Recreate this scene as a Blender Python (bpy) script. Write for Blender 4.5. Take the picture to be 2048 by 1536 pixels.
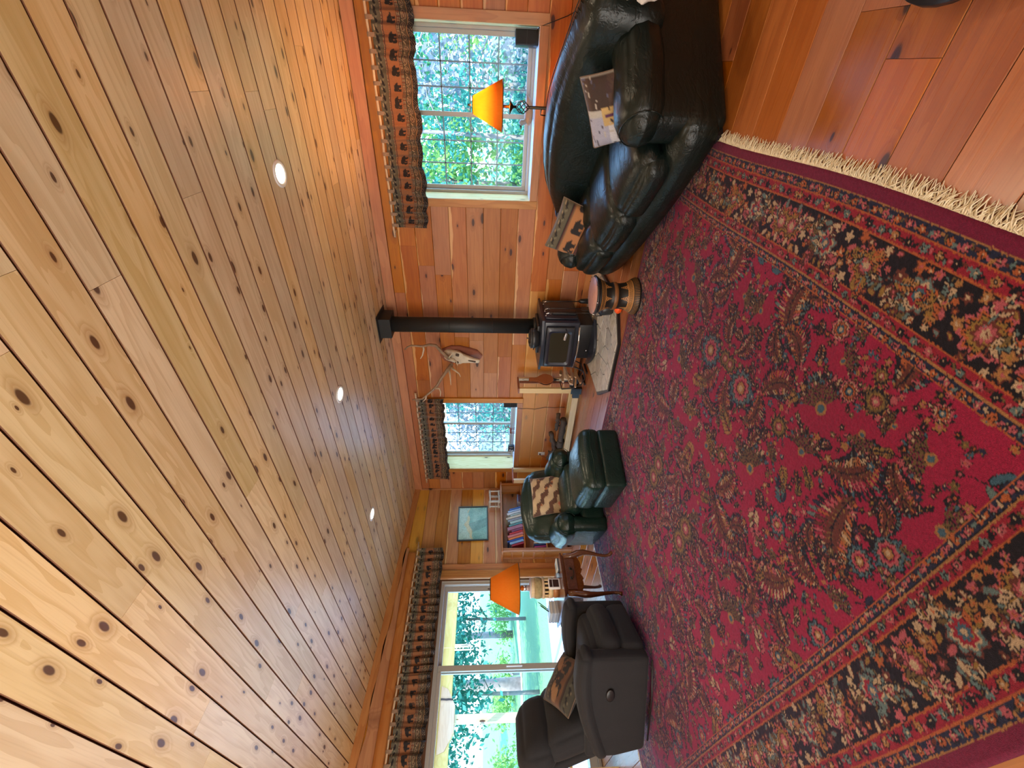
import bpy, math, random
import numpy as np
from mathutils import Vector, Matrix, noise as mnoise
random.seed(7); PI = math.pi
for o_ in list(bpy.data.objects): bpy.data.objects.remove(o_)
C = bpy.context.scene.collection
SC = bpy.context.scene
# ------------------------------------------------------------------ camera
yaw, pitch, roll = math.radians(-37.296), math.radians(-3.213), math.radians(.399)
fw = Vector((math.sin(yaw)*math.cos(pitch), math.cos(yaw)*math.cos(pitch), math.sin(pitch)))
r0 = Vector((math.cos(yaw), -math.sin(yaw), 0)); u0 = r0.cross(fw)
rt = (math.cos(roll)*r0 + math.sin(roll)*u0).normalized(); up = rt.cross(fw)
cd = bpy.data.cameras.new('camera'); cam = bpy.data.objects.new('camera', cd); C.objects.link(cam)
# the photograph is a portrait shot turned on its side: image right = world down, image up = world right
M = Matrix.Identity(4)
for i in range(3):
    M[i][0] = -up[i]; M[i][1] = rt[i]; M[i][2] = -fw[i]
M[0][3], M[1][3], M[2][3] = 6.51, -5.19, 1.38
cam.matrix_world = M
cd.sensor_width = 36; cd.sensor_fit = 'HORIZONTAL'; cd.lens = 831.2/2048*36; cd.clip_start = .02; cd.clip_end = 300
SC.camera = cam
# ------------------------------------------------------------------ world, sun, large lights, exposure
w = bpy.data.worlds.new('world'); SC.world = w; w.use_nodes = True
nt = w.node_tree; nt.nodes.clear()
wo = nt.nodes.new('ShaderNodeOutputWorld'); bg = nt.nodes.new('ShaderNodeBackground')
tc = nt.nodes.new('ShaderNodeTexCoord'); sx = nt.nodes.new('ShaderNodeSeparateXYZ'); cr = nt.nodes.new('ShaderNodeValToRGB')
nt.links.new(tc.outputs['Generated'], sx.inputs[0]); nt.links.new(sx.outputs['Z'], cr.inputs[0])
cr.color_ramp.elements[0].position = 0.0; cr.color_ramp.elements[0].color = (.52, .79, 1.0, 1)
cr.color_ramp.elements[1].position = .75; cr.color_ramp.elements[1].color = (.18, .42, 1.0, 1)
nt.links.new(cr.outputs[0], bg.inputs[0]); bg.inputs[1].default_value = 5.0
nt.links.new(bg.outputs[0], wo.inputs[0])
def light(name, kind, loc, rot=(0,0,0), energy=100, color=(1,1,1), **k):
    l = bpy.data.lights.new(name, kind); l.energy = energy; l.color = color
    for a, b in k.items(): setattr(l, a, b)
    o = bpy.data.objects.new(name, l); C.objects.link(o); o.location = loc; o.rotation_euler = rot
    return o
light('sun', 'SUN', (0,0,20), (math.radians(38), 0, math.radians(28)), 9.0, (1,.95,.86), angle=.01)
def portal(name, loc, rot, sx_, sy_):
    o = light(name, 'AREA', loc, rot, 1, shape='RECTANGLE', size=sx_, size_y=sy_); o.data.cycles.is_portal = True
portal('portal_door', (-.30, -3.0, 1.1), (0, math.radians(-90), 0), 2.2, 2.6)
portal('portal_window_big', (6.05, .50, 1.65), (math.radians(-90), 0, 0), 1.7, 1.5)
portal('portal_window_small', (1.38, .50, 1.65), (math.radians(-90), 0, 0), 1.7, 1.5)
# unseen area fills added behind and beside the camera to brighten the interior
light('rear_fill_light', 'AREA', (4.6, -7.9, 1.65), (math.radians(128), 0, 0), 190, (1,.96,.88), shape='RECTANGLE', size=5.0, size_y=2.2)
light('side_fill_light', 'AREA', (9.2, -5.6, 1.7), (0, math.radians(115), 0), 18, (1,.80,.56), shape='RECTANGLE', size=1.6, size_y=2.6)
SC.view_settings.view_transform = 'Standard'; SC.view_settings.look = 'None'
SC.view_settings.gamma = 1; SC.view_settings.use_curve_mapping = False
SC.view_settings.exposure = 1.36
# ------------------------------------------------------------------ mesh toolkit
class MB:
    def __init__(s): s.v=[]; s.f=[]; s.sm=[]; s.col=None
    def add(s, vs, fs, M=None, smooth=False):
        n=len(s.v)
        if M is not None: vs=[M@Vector(p) for p in vs]
        s.v+= [tuple(p) for p in vs]; s.f+= [tuple(i+n for i in f) for f in fs]; s.sm+= [smooth]*len(fs)
        return s
    def box(s, c, d, M=None, ch=0.0):
        x,y,z=[q/2 for q in d]
        if ch<=0:
            vs=[(c[0]+a*x,c[1]+b*y,c[2]+e*z) for a in(-1,1) for b in(-1,1) for e in(-1,1)]
            fs=[(0,1,3,2),(4,6,7,5),(0,4,5,1),(2,3,7,6),(0,2,6,4),(1,5,7,3)]
            return s.add(vs,fs,M)
        ch=min(ch,x*.9,y*.9,z*.9)
        return s.rb(c,d,ch,M,seg=1,smooth=False)
    def rb(s, c, d, r, M=None, seg=6, puff=(0,0,0), smooth=True, lump=0, ls=6, fn=None):
        """rounded box / cushion"""
        h=[q/2 for q in d]; r=min([r]+[q*.999 for q in h]); cs=[]
        for q in h:
            if seg==1: l=[-q,-q+r,q-r,q]
            else:
                a=[-q+r*(1-math.cos(t*PI/2/3)) *1.0 for t in range(3)]
                a=[-q, -q+r*.13, -q+r*.45, -q+r]
                m=[(-q+r)+(2*(q-r))*i/seg for i in range(1,seg)]
                l=a+m+[-t for t in reversed(a)]
                o=[]; 
                for t in l:
                    if not o or t-o[-1]>1e-5: o.append(t)
                l=o
            cs.append(l)
        idx={}; vs=[]; fs=[]
        def vid(p):
            k=(round(p[0],5),round(p[1],5),round(p[2],5))
            if k in idx: return idx[k]
            core=[max(-(h[i]-r),min(h[i]-r,p[i])) for i in range(3)]
            dv=Vector([p[i]-core[i] for i in range(3)])
            if dv.length>1e-9:
                dv=dv.normalized()*r
            q=[core[i]+dv[i] for i in range(3)]
            n=[p[i]/h[i] for i in range(3)]
            for i in range(3):
                if puff[i]:
                    j,k2=(i+1)%3,(i+2)%3
                    q[i]+=puff[i]*n[i]*max(0,1-n[j]**2)**.7*max(0,1-n[k2]**2)**.7
            if lump:
                nv=mnoise.noise_vector(Vector(q)*ls+Vector((c[0]*3,c[1]*5,c[2]*7)))
                q=[q[i]+nv[i]*lump for i in range(3)]
            if fn: q=fn(q,n)
            idx[k]=len(vs); vs.append((q[0]+c[0],q[1]+c[1],q[2]+c[2])); return idx[k]
        for ax in range(3):
            A,B=(ax+1)%3,(ax+2)%3
            for sg in (-1,1):
                for i in range(len(cs[A])-1):
                    for j in range(len(cs[B])-1):
                        q=[]
                        for (a,b) in ((i,j),(i+1,j),(i+1,j+1),(i,j+1)):
                            p=[0,0,0]; p[ax]=sg*h[ax]; p[A]=cs[A][a]; p[B]=cs[B][b]; q.append(vid(p))
                        if sg<0: q.reverse()
                        fs.append(tuple(q))
        return s.add(vs,fs,M,smooth)
    def tube(s, pts, rad, n=10, M=None, smooth=True, cap=True, flat=1.0):
        pts=[Vector(p) for p in pts]; m=len(pts)
        rad=[rad]*m if not hasattr(rad,'__len__') else rad
        vs=[]; fs=[]; ref=None
        for i,p in enumerate(pts):
            t=(pts[min(i+1,m-1)]-pts[max(i-1,0)]).normalized()
            if ref is None: ref=Vector((0,0,1)) if abs(t.z)<.9 else Vector((1,0,0))
            u=(ref-t*ref.dot(t)).normalized(); v=t.cross(u); ref=u
            for k in range(n):
                a=2*PI*k/n; vs.append(p+(u*math.cos(a)+v*math.sin(a)*flat)*rad[i])
        for i in range(m-1):
            for k in range(n):
                fs.append((i*n+k,i*n+(k+1)%n,(i+1)*n+(k+1)%n,(i+1)*n+k))
        if cap: fs.append(tuple(reversed(range(n)))); fs.append(tuple(range((m-1)*n,m*n)))
        return s.add(vs,fs,M,smooth)
    def lathe(s, prof, n=24, M=None, smooth=True, c=(0,0,0)):
        vs=[];fs=[]; m=len(prof)
        for r,z in prof:
            for k in range(n):
                a=2*PI*k/n; vs.append((c[0]+r*math.cos(a),c[1]+r*math.sin(a),c[2]+z))
        for i in range(m-1):
            for k in range(n):
                fs.append((i*n+k,i*n+(k+1)%n,(i+1)*n+(k+1)%n,(i+1)*n+k))
        if prof[0][0]>1e-4: fs.append(tuple(reversed(range(n))))
        if prof[-1][0]>1e-4: fs.append(tuple(range((m-1)*n,m*n)))
        return s.add(vs,fs,M,smooth)
    def prism(s, poly, z0, z1, M=None, smooth=False):
        n=len(poly); vs=[(x,y,z0) for x,y in poly]+[(x,y,z1) for x,y in poly]
        fs=[tuple(reversed(range(n))),tuple(range(n,2*n))]+[(i,(i+1)%n,n+(i+1)%n,n+i) for i in range(n)]
        return s.add(vs,fs,M,smooth)
def T(x=0,y=0,z=0,rx=0,ry=0,rz=0,s=1):
    return Matrix.Translation((x,y,z))@Matrix.Rotation(rz,4,'Z')@Matrix.Rotation(ry,4,'Y')@Matrix.Rotation(rx,4,'X')@Matrix.Scale(s,4)
def mesh(name, mb, mat):
    me=bpy.data.meshes.new(name); me.from_pydata(mb.v,[],mb.f)
    me.polygons.foreach_set('use_smooth',mb.sm); 
    if mat: me.materials.append(mat)
    me.update(); return me
def ob(name, mb, mat, parent=None, loc=(0,0,0), rot=(0,0,0), label=None, cat=None, group=None, kind=None):
    me=mb if isinstance(mb,bpy.types.Mesh) else mesh(name,mb,mat)
    o=bpy.data.objects.new(name,me); C.objects.link(o); o.location=loc; o.rotation_euler=rot
    if parent: o.parent=parent
    return tag(o,label,cat,group,kind)
def tag(o,label=None,cat=None,group=None,kind=None):
    if label: o['label']=label
    if cat: o['category']=cat
    if group: o['group']=group
    if kind: o['kind']=kind
    return o
def thing(name,label,cat,loc=(0,0,0),rz=0,group=None,rot=None):
    o=bpy.data.objects.new(name,None); C.objects.link(o); o.location=loc; o.rotation_euler=rot or (0,0,rz); o.empty_display_size=.1
    return tag(o,label,cat,group)
# ------------------------------------------------------------------ material toolkit
class NT:
    def __init__(s,name):
        s.m=bpy.data.materials.new(name); s.m.use_nodes=True; s.t=s.m.node_tree; s.t.nodes.clear()
        s.out=s.t.nodes.new('ShaderNodeOutputMaterial')
    def n(s,typ,**k):
        nd=s.t.nodes.new('ShaderNode'+typ); ins=k.pop('i',{})
        for a,b in k.items(): setattr(nd,a,b)
        for a,b in ins.items(): s.set(nd.inputs[a],b)
        return nd
    def set(s,sock,v):
        if isinstance(v,bpy.types.NodeSocket): s.t.links.new(v,sock)
        elif isinstance(v,bpy.types.Node): s.t.links.new(v.outputs[0],sock)
        else:
            if hasattr(sock.default_value,'__len__') and hasattr(v,'__len__') and len(sock.default_value)==4 and len(v)==3: v=(*v,1)
            sock.default_value=v
    def math(s,op,a,b=None,c=None,clamp=False):
        nd=s.t.nodes.new('ShaderNodeMath'); nd.operation=op; nd.use_clamp=clamp
        s.set(nd.inputs[0],a)
        if b is not None: s.set(nd.inputs[1],b)
        if c is not None: s.set(nd.inputs[2],c)
        return nd.outputs[0]
    def vmath(s,op,a,b=None,sc=None):
        nd=s.t.nodes.new('ShaderNodeVectorMath'); nd.operation=op; s.set(nd.inputs[0],a)
        if b is not None: s.set(nd.inputs[1],b)
        if sc is not None: s.set(nd.inputs[3],sc)
        return nd.outputs[0]
    def noise(s,vec,scale,detail=3,rough=.5,dist=0):
        return s.n('TexNoise',i={'Vector':vec,'Scale':scale,'Detail':detail,'Roughness':rough,'Distortion':dist}).outputs[0]
    def ramp(s,fac,stops,interp='LINEAR'):
        nd=s.t.nodes.new('ShaderNodeValToRGB'); s.set(nd.inputs[0],fac); e=nd.color_ramp; e.interpolation=interp
        while len(e.elements)<len(stops): e.elements.new(.5)
        for q,(p,c) in zip(e.elements,stops):
            q.position=p; q.color=(*c,1) if hasattr(c,'__len__') else (c,c,c,1)
        return nd.outputs[0]
    def mix(s,f,a,b,mode='MIX'):
        nd=s.t.nodes.new('ShaderNodeMix'); nd.data_type='RGBA'; nd.blend_type=mode; nd.clamp_factor=True
        s.set(nd.inputs[0],f); s.set(nd.inputs[6],a); s.set(nd.inputs[7],b); return nd.outputs[2]
    def obj(s): return s.n('TexCoord').outputs['Object']
    def rnd(s): return s.n('ObjectInfo').outputs['Random']
    def bump(s,h,st=.2,dist=.01):
        return s.n('Bump',i={'Height':h,'Strength':st,'Distance':dist}).outputs[0]
    def fin(s,color=None,rough=.5,normal=None,**k):
        b=s.t.nodes.new('ShaderNodeBsdfPrincipled')
        if color is not None: s.set(b.inputs['Base Color'],color)
        s.set(b.inputs['Roughness'],rough)
        if normal is not None: s.set(b.inputs['Normal'],normal)
        for a,v in k.items(): s.set(b.inputs[a.replace('_',' ')],v)
        s.t.links.new(b.outputs[0],s.out.inputs[0]); s.b=b; return s.m
def plain(name,c,rough=.5,var=.12,scale=30,bump=.0,**k):
    t=NT(name); v=t.noise(t.obj(),scale,3); 
    col=t.mix(v,tuple(q*(1-var) for q in c),tuple(min(1,q*(1+var)) for q in c))
    nm=t.bump(v,bump,.004) if bump else None
    return t.fin(col,rough,nm,**k)
def wood(name, light_, mid, dark, knot=(.05,.02,.01), kd=.35, ring=9, rough=.45, ax='x', ks=(2.1,6.2), contrast=.5, tint=.25, bump=.12, sap=None, coat=0, fib=1.0):
    t=NT(name); oi=t.n('ObjectInfo'); R=oi.outputs['Random']; co=t.obj()
    if ax=='z': co=t.n('Mapping',i={'Vector':co,'Rotation':(0,PI/2,0)}).outputs[0]
    if ax=='y': co=t.n('Mapping',i={'Vector':co,'Rotation':(0,0,PI/2)}).outputs[0]
    off=t.n('CombineXYZ',i={0:t.math('MULTIPLY',R,173.0),1:t.math('MULTIPLY',t.math('FRACT',t.math('MULTIPLY',R,97.13)),61.0),2:t.math('MULTIPLY',R,19.0)}).outputs[0]
    P=t.vmath('ADD',co,off)
    # knots
    K=t.vmath('MULTIPLY',P,(ks[0],ks[1],.5))
    K=t.vmath('ADD',K,t.vmath('SCALE',t.n('TexNoise',i={'Vector':t.vmath('MULTIPLY',P,(8,20,8)),'Scale':1.0,'Detail':2}).outputs[1],sc=.05))
    vo=t.n('TexVoronoi',voronoi_dimensions='2D',i={'Vector':K,'Scale':1.0,'Randomness':.9})
    d=vo.outputs['Distance']; sep=t.n('SeparateColor',i={0:vo.outputs['Color']})
    has=t.math('LESS_THAN',sep.outputs[0],kd)
    size=t.math('MULTIPLY_ADD',sep.outputs[1],.10,.035)
    dn=t.math('DIVIDE',d,size)
    halo=t.math('MULTIPLY',t.n('MapRange',interpolation_type='SMOOTHSTEP',i={0:dn,1:3.4,2:.6,3:0.,4:1.}).outputs[0],has)
    core=t.math('MULTIPLY',t.n('MapRange',interpolation_type='SMOOTHSTEP',i={0:dn,1:1.15,2:.75,3:0.,4:1.}).outputs[0],has)
    # growth rings
    g=t.vmath('MULTIPLY',P,(.55,5.5,3.0))
    nz=t.noise(g,1.0,3,.55)
    sp=t.n('SeparateXYZ',i={0:P})
    rr=t.math('ADD',t.math('MULTIPLY',nz,ring*1.5),t.math('MULTIPLY',sp.outputs[1],ring*1.7))
    rr=t.math('ADD',rr,t.math('MULTIPLY',halo,2.2))
    wv=t.math('FRACT',rr)
    rings=t.n('MapRange',interpolation_type='SMOOTHERSTEP',i={0:wv,1:.25,2:.97,3:0.,4:1.}).outputs[0]
    fine=t.noise(t.vmath('MULTIPLY',P,(3,160,60)),1.0,2,.5)
    broad=t.noise(t.vmath('MULTIPLY',P,(.9,7,4)),1.0,3,.6)
    col=t.mix(t.math('MULTIPLY',rings,contrast),light_,mid)
    col=t.mix(t.math('MULTIPLY',t.n('MapRange',i={0:broad,1:.42,2:.75}).outputs[0],.75),col,mid)
    col=t.mix(t.math('MULTIPLY',t.n('MapRange',i={0:fine,1:.5,2:.8}).outputs[0],.30*fib),col,dark)
    col=t.mix(t.math('MULTIPLY',halo,.45),col,dark)
    col=t.mix(core,col,knot)
    r2=t.math('FRACT',t.math('MULTIPLY',R,51.7)); r3=t.math('FRACT',t.math('MULTIPLY',R,23.9))
    if sap:
        edge=t.math('ADD',sp.outputs[1],t.math('MULTIPLY',t.noise(t.vmath('MULTIPLY',P,(2.5,.01,.01)),1.0,3),.12))
        # P.y carries the random offset; use the board's own y
        ly=t.n('SeparateXYZ',i={0:co}).outputs[1]
        e2=t.math('ADD',ly,t.math('MULTIPLY',t.math('SUBTRACT',t.noise(t.vmath('MULTIPLY',P,(2.2,.2,.2)),1.0,3),.5),.13))
        m=t.n('MapRange',i={0:e2,1:.082,2:.088}).outputs[0]
        m=t.math('MULTIPLY',m,t.math('LESS_THAN',r2,.6))
        col=t.mix(t.math('MULTIPLY',m,.8),col,sap)
        col=t.mix(t.math('MULTIPLY',t.math('GREATER_THAN',r3,.86),.45),col,sap)
    v=t.math('MULTIPLY_ADD',R,tint*2,1-tint)
    hs=t.n('HueSaturation',i={'Hue':t.math('MULTIPLY_ADD',r2,.012,.494),'Saturation':t.math('MULTIPLY_ADD',r3,.3,.85),'Value':v,'Color':col})
    nm=t.bump(t.math('ADD',t.math('MULTIPLY',fine,.6),t.math('MULTIPLY',rings,.4)),bump,.003)
    rg=t.math('MULTIPLY_ADD',fine,.18,rough-.09)
    return t.fin(hs.outputs[0],rg,nm,Coat_Weight=coat,Coat_Roughness=.25)
def leather(name,c,rough=.34,wr=1.0):
    t=NT(name); P=t.obj()
    v=t.n('TexVoronoi',i={'Vector':P,'Scale':160.0,'Randomness':1.0}).outputs[0]
    d=t.n('TexNoise',i={'Vector':P,'Scale':3.0,'Detail':2}).outputs[1]
    W=t.vmath('ADD',P,t.vmath('SCALE',d,sc=.22))
    cr=t.noise(t.vmath('MULTIPLY',W,(9,3.2,9)),1.0,4,.62)
    cr=t.math('ABSOLUTE',t.math('SUBTRACT',cr,.5))
    cr=t.n('MapRange',interpolation_type='SMOOTHSTEP',i={0:cr,1:.0,2:.07}).outputs[0]
    big=t.noise(t.vmath('MULTIPLY',W,(5,5,5)),1.0,2)
    b1=t.bump(cr,.30*wr,.012); 
    b2=t.n('Bump',i={'Height':big,'Strength':.5*wr,'Distance':.03,'Normal':b1}).outputs[0]
    b3=t.n('Bump',i={'Height':v,'Strength':.10,'Distance':.002,'Normal':b2}).outputs[0]
    col=t.mix(big,tuple(q*.75 for q in c),tuple(q*1.3 for q in c))
    return t.fin(col,t.math('MULTIPLY_ADD',big,.12,rough-.06),b3,Specular_IOR_Level=.42)
def fabric(name,c,rough=.9,scale=220,sheen=.3,var=.2):
    t=NT(name); P=t.obj(); a=t.noise(P,scale,2); b=t.noise(P,7,3)
    col=t.mix(b,tuple(q*(1-var) for q in c),tuple(q*(1+var) for q in c))
    col=t.mix(t.math('MULTIPLY',a,.4),col,tuple(q*.5 for q in c))
    return t.fin(col,rough,t.bump(t.math('ADD',a,t.math('MULTIPLY',b,2.0)),.35,.006),Sheen_Weight=sheen,Sheen_Roughness=.4)
def painted(name,rough=.85,scale=300,bump=.35,sheen=.15,gain=1.0,dist=.003):
    """cloth whose woven colours sit in the mesh's colour attribute"""
    t=NT(name); a=t.n('VertexColor',layer_name='weave').outputs[0]; P=t.obj()
    n=t.noise(P,scale,2,.6)
    col=t.mix(t.n('MapRange',i={0:n,1:.3,2:.8}).outputs[0],a,t.vmath('MULTIPLY',a,(.55*gain,.55*gain,.55*gain)))
    return t.fin(col,rough,t.bump(n,bump,dist),Sheen_Weight=sheen,Sheen_Roughness=.5)
def metal(name,c,rough=.35,metallic=1.0,bump=0,**k):
    t=NT(name); n=t.noise(t.obj(),90,3)
    return t.fin(t.mix(n,tuple(q*.85 for q in c),tuple(min(1,q*1.12) for q in c)),t.math('MULTIPLY_ADD',n,.15,rough-.07),t.bump(n,bump,.001) if bump else None,Metallic=metallic,**k)
def glow(name,c,s):
    t=NT(name); n=t.noise(t.obj(),3,1); e=t.n('Emission',i={'Color':c,'Strength':t.math('MULTIPLY_ADD',n,.05*s,s)}); t.t.links.new(e.outputs[0],t.out.inputs[0]); return t.m
# ------------------------------------------------------------------ painting colour attributes
class Canvas:
    """raster of cloth colour in metres (linear rgb)"""
    def __init__(s,w,h,res,bg): s.w,s.h,s.r=w,h,res; s.nx=int(w/res)+1; s.ny=int(h/res)+1; s.a=np.empty((s.ny,s.nx,3),np.float32); s.a[:]=bg
    def win(s,x,y,R):
        i0=max(0,int((x-R)/s.r)); i1=min(s.nx,int((x+R)/s.r)+2); j0=max(0,int((y-R)/s.r)); j1=min(s.ny,int((y+R)/s.r)+2)
        if i0>=i1 or j0>=j1: return None
        X,Y=np.meshgrid(np.arange(i0,i1)*s.r-x,np.arange(j0,j1)*s.r-y); return s.a[j0:j1,i0:i1],X,Y
    def ell(s,x,y,a,b=None,ang=0,col=(0,0,0),edge=None,ew=.004):
        b=b or a; q=s.win(x,y,max(a,b)+ew+s.r)
        if not q: return
        A,X,Y=q; c,n=math.cos(ang),math.sin(ang); U=X*c+Y*n; V=-X*n+Y*c
        if edge is not None: A[(U/(a+ew))**2+(V/(b+ew))**2<=1]=edge
        A[(U/a)**2+(V/b)**2<=1]=col
    def rect(s,x0,y0,x1,y1,col):
        s.a[max(0,int(round(y0/s.r))):max(0,int(round(y1/s.r))),max(0,int(round(x0/s.r))):max(0,int(round(x1/s.r)))]=col
    def flower(s,x,y,R,n,cols,ang=0,amp=.16,power=1):
        q=s.win(x,y,R*(1+amp)+s.r)
        if not q: return
        A,X,Y=q; rho=np.hypot(X,Y)/R; ph=np.arctan2(Y,X)+ang; lim=1+amp*np.cos(n*ph)
        for f,c in cols: A[rho<=lim*f]=c
    def rays(s,x,y,R0,R1,n,col,ang=0,span=PI,duty=.35,wob=0):
        q=s.win(x,y,R1)
        if not q: return
        A,X,Y=q; rho=np.hypot(X,Y); ph=(np.arctan2(Y,X)-ang+PI)%(2*PI)-PI
        if wob: ph=ph+wob*np.sin(rho*160)
        m=(rho>R0)&(rho<R1)&(abs(ph)<span)&((np.floor(ph*n/PI*2)*.5%1<.5) if duty==.5 else (((ph*n/PI)%1)<duty)); A[m]=col
    def line(s,pts,wd,col):
        for (x0,y0),(x1,y1) in zip(pts[:-1],pts[1:]):
            L=math.hypot(x1-x0,y1-y0); k=max(1,int(L/(wd*.5)))
            for i in range(k+1): s.ell(x0+(x1-x0)*i/k,y0+(y1-y0)*i/k,wd/2,col=col)
def sample(cv,U,V):
    i=np.clip((U/cv.r+.5).astype(int),0,cv.nx-1); j=np.clip((V/cv.r+.5).astype(int),0,cv.ny-1); return cv.a[j,i]
def paint(me,cols):
    ca=me.color_attributes.new('weave','FLOAT_COLOR','POINT'); n=len(me.vertices)
    a=np.ones((n,4),np.float32); a[:,:3]=cols; ca.data.foreach_set('color',a.ravel())
def grid_mesh(name,X,Y,Z,mat,closed=False):
    """X,Y,Z arrays (ny,nx)"""
    ny,nx=X.shape; me=bpy.data.meshes.new(name); n=nx*ny
    co=np.stack([X,Y,Z],-1).reshape(-1,3).astype(np.float32)
    j,i=np.meshgrid(np.arange(ny-1),np.arange(nx-1),indexing='ij'); a=(j*nx+i).ravel()
    q=np.stack([a,a+1,a+nx+1,a+nx],-1).astype(np.int32); m=len(q)
    me.vertices.add(n); me.vertices.foreach_set('co',co.ravel()); me.loops.add(m*4); me.loops.foreach_set('vertex_index',q.ravel())
    me.polygons.add(m); me.polygons.foreach_set('loop_start',np.arange(0,m*4,4,dtype=np.int32))
    me.polygons.foreach_set('use_smooth',np.ones(m,bool)); me.materials.append(mat); me.update(calc_edges=True); me.validate(); return me
def bear(cv,x,y,s,col,f=1):
    e=lambda dx,dy,a,b,g=0: cv.ell(x+f*dx*s,y+dy*s,a*s,b*s,g*f,col)
    e(0,0,.42,.22); e(-.2,.07,.22,.2); e(.42,-.04,.17,.13); e(.57,-.09,.12,.065); e(.37,.1,.05,.06); e(.3,.0,.2,.18)
    for lx,g in ((-.36,.1),(-.18,-.15),(.16,.1),(.32,-.12)): e(lx,-.28,.08,.2,g); e(lx+.05,-.44,.1,.045)
# ------------------------------------------------------------------ materials
M_ceil=wood('ceiling_pine',(.76,.58,.335),(.60,.405,.19),(.36,.185,.07),knot=(.12,.06,.03),kd=.46,ring=6,rough=.36,ks=(3.3,8.5),contrast=.58,tint=.12,bump=.06,fib=.7)
M_wall=wood('cedar_wall_board',(.48,.170,.044),(.36,.105,.027),(.20,.055,.018),knot=(.07,.02,.01),kd=.22,ring=6,rough=.5,ks=(2.2,6.0),contrast=.4,tint=.13,bump=.10,sap=(.72,.42,.18))
M_wall2=wood('cedar_live_edge_board',(.56,.25,.07),(.42,.150,.04),(.22,.07,.022),knot=(.08,.03,.012),kd=.3,ring=5,rough=.5,ks=(1.6,5.5),contrast=.6,tint=.16,bump=.10,sap=(.74,.48,.18))
M_trim=wood('trim_wood',(.50,.20,.06),(.37,.125,.036),(.2,.06,.02),kd=.08,ring=5,tint=.1)
M_trimy=wood('trim_wood_upright_grain_y',(.50,.22,.075),(.36,.12,.035),(.2,.06,.02),kd=.12,ring=5,tint=.1,ax='y')
M_trimz=wood('trim_wood_vertical',(.52,.24,.08),(.38,.14,.045),(.2,.06,.02),kd=.3,ring=5,tint=.1,ax='z')
M_floor=wood('plank_floor_wood',(.38,.135,.042),(.27,.08,.024),(.12,.03,.01),knot=(.04,.012,.006),kd=.22,ring=4,rough=.30,ks=(2.6,6.0),contrast=.45,tint=.16,bump=.22,coat=.25)
M_pine=wood('pale_pine',(.78,.60,.33),(.64,.44,.2),(.4,.22,.08),kd=.35,ring=12,tint=.06)
M_pinez=wood('pale_pine_vertical',(.78,.60,.33),(.66,.46,.22),(.4,.22,.08),kd=.3,ring=12,tint=.06,ax='z')
M_jamb=wood('jamb_pine',(.80,.66,.36),(.66,.48,.2),(.42,.26,.09),kd=.5,ring=10,tint=.04,ax='z')
M_sill=plain('painted_sill',(.62,.62,.62),.4)
M_vinyl=plain('window_vinyl',(.42,.40,.36),.35,var=.04)
M_muntin=plain('grille_bar',(.20,.24,.30),.4,var=.05)
M_gap=plain('groove_dark_wood',(.075,.022,.008),.8)
M_groove=plain('stained_groove',(.13,.042,.012),.7)
M_slab=plain('wall_core',(.12,.05,.02),.8)
M_leather=leather('dark_green_leather',(.0035,.0085,.0075),rough=.37,wr=.5)
M_leather2=leather('bottle_green_leather',(.006,.021,.016),rough=.33,wr=.5)
M_recl=fabric('charcoal_microfibre',(.014,.0145,.018),sheen=.06)
M_seam=plain('seam_thread',(.05,.035,.025),.7)
M_pipe=plain('matte_black_stovepipe',(.012,.013,.013),.55,bump=.1)
M_iron=plain('black_cast_iron',(.016,.016,.018),.38,bump=.15,Specular_IOR_Level=.6)
M_stoveblue=plain('stove_steel_paint',(.016,.020,.036),.33,bump=.08,Specular_IOR_Level=.7)
M_chrome=metal('polished_steel',(.75,.76,.78),.18)
M_bronze=metal('dark_bronze',(.08,.065,.05),.4)
M_black=plain('black_plastic',(.012,.012,.014),.35)
M_white=plain('white_plastic',(.72,.70,.68),.4,var=.04)
M_orange=plain('orange_plastic',(.85,.10,.01),.4)
M_cherry=wood('cherry_wood',(.14,.045,.016),(.085,.024,.009),(.03,.008,.004),kd=0,ring=10,rough=.22,tint=.06,coat=.5,bump=.04)
M_cherryz=wood('cherry_wood_leg',(.15,.045,.016),(.10,.028,.010),(.04,.01,.004),kd=0,ring=8,rough=.2,ax='z',tint=.04,coat=.6,bump=.02)
M_bkcase=wood('bookcase_alder',(.46,.22,.09),(.34,.13,.045),(.2,.07,.02),kd=.25,ring=9,tint=.05)
M_bkcasez=wood('bookcase_alder_upright',(.46,.21,.08),(.33,.12,.04),(.2,.07,.02),kd=.25,ring=9,tint=.05,ax='z')
M_bone=plain('antler_bone',(.66,.55,.40),.5,var=.3,scale=14,bump=.3)
M_antler=plain('antler_beam',(.30,.19,.11),.5,var=.5,scale=18,bump=.3)
M_plaque=wood('plaque_wood',(.33,.09,.04),(.24,.06,.025),(.12,.03,.01),kd=.1,ring=8,rough=.3,ax='z')
M_bark=plain('weathered_bark',(.085,.06,.045),.9,var=.6,scale=22,bump=1.0)
M_leatherbrown=plain('bellows_brown',(.32,.10,.035),.4,var=.2,scale=8)
M_paper=plain('paper_white',(.78,.78,.74),.6,var=.05)
def glassm():
    t=NT('window_glass'); lw=t.n('LayerWeight',i={'Blend':.5}); n=t.noise(t.obj(),2,1)
    tr=t.n('BsdfTransparent',i={'Color':(.95,.985,.98)}); gl=t.n('BsdfGlossy',i={'Color':(1,1,1),'Roughness':.02})
    f=t.math('MULTIPLY',t.math('POWER',lw.outputs['Facing'],5.0),.40); f=t.math('ADD',f,t.math('MULTIPLY_ADD',n,.001,.003))
    mx=t.n('MixShader',i={0:f,1:tr,2:gl}); t.t.links.new(mx.outputs[0],t.out.inputs[0]); return t.m
M_glass=glassm()
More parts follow.
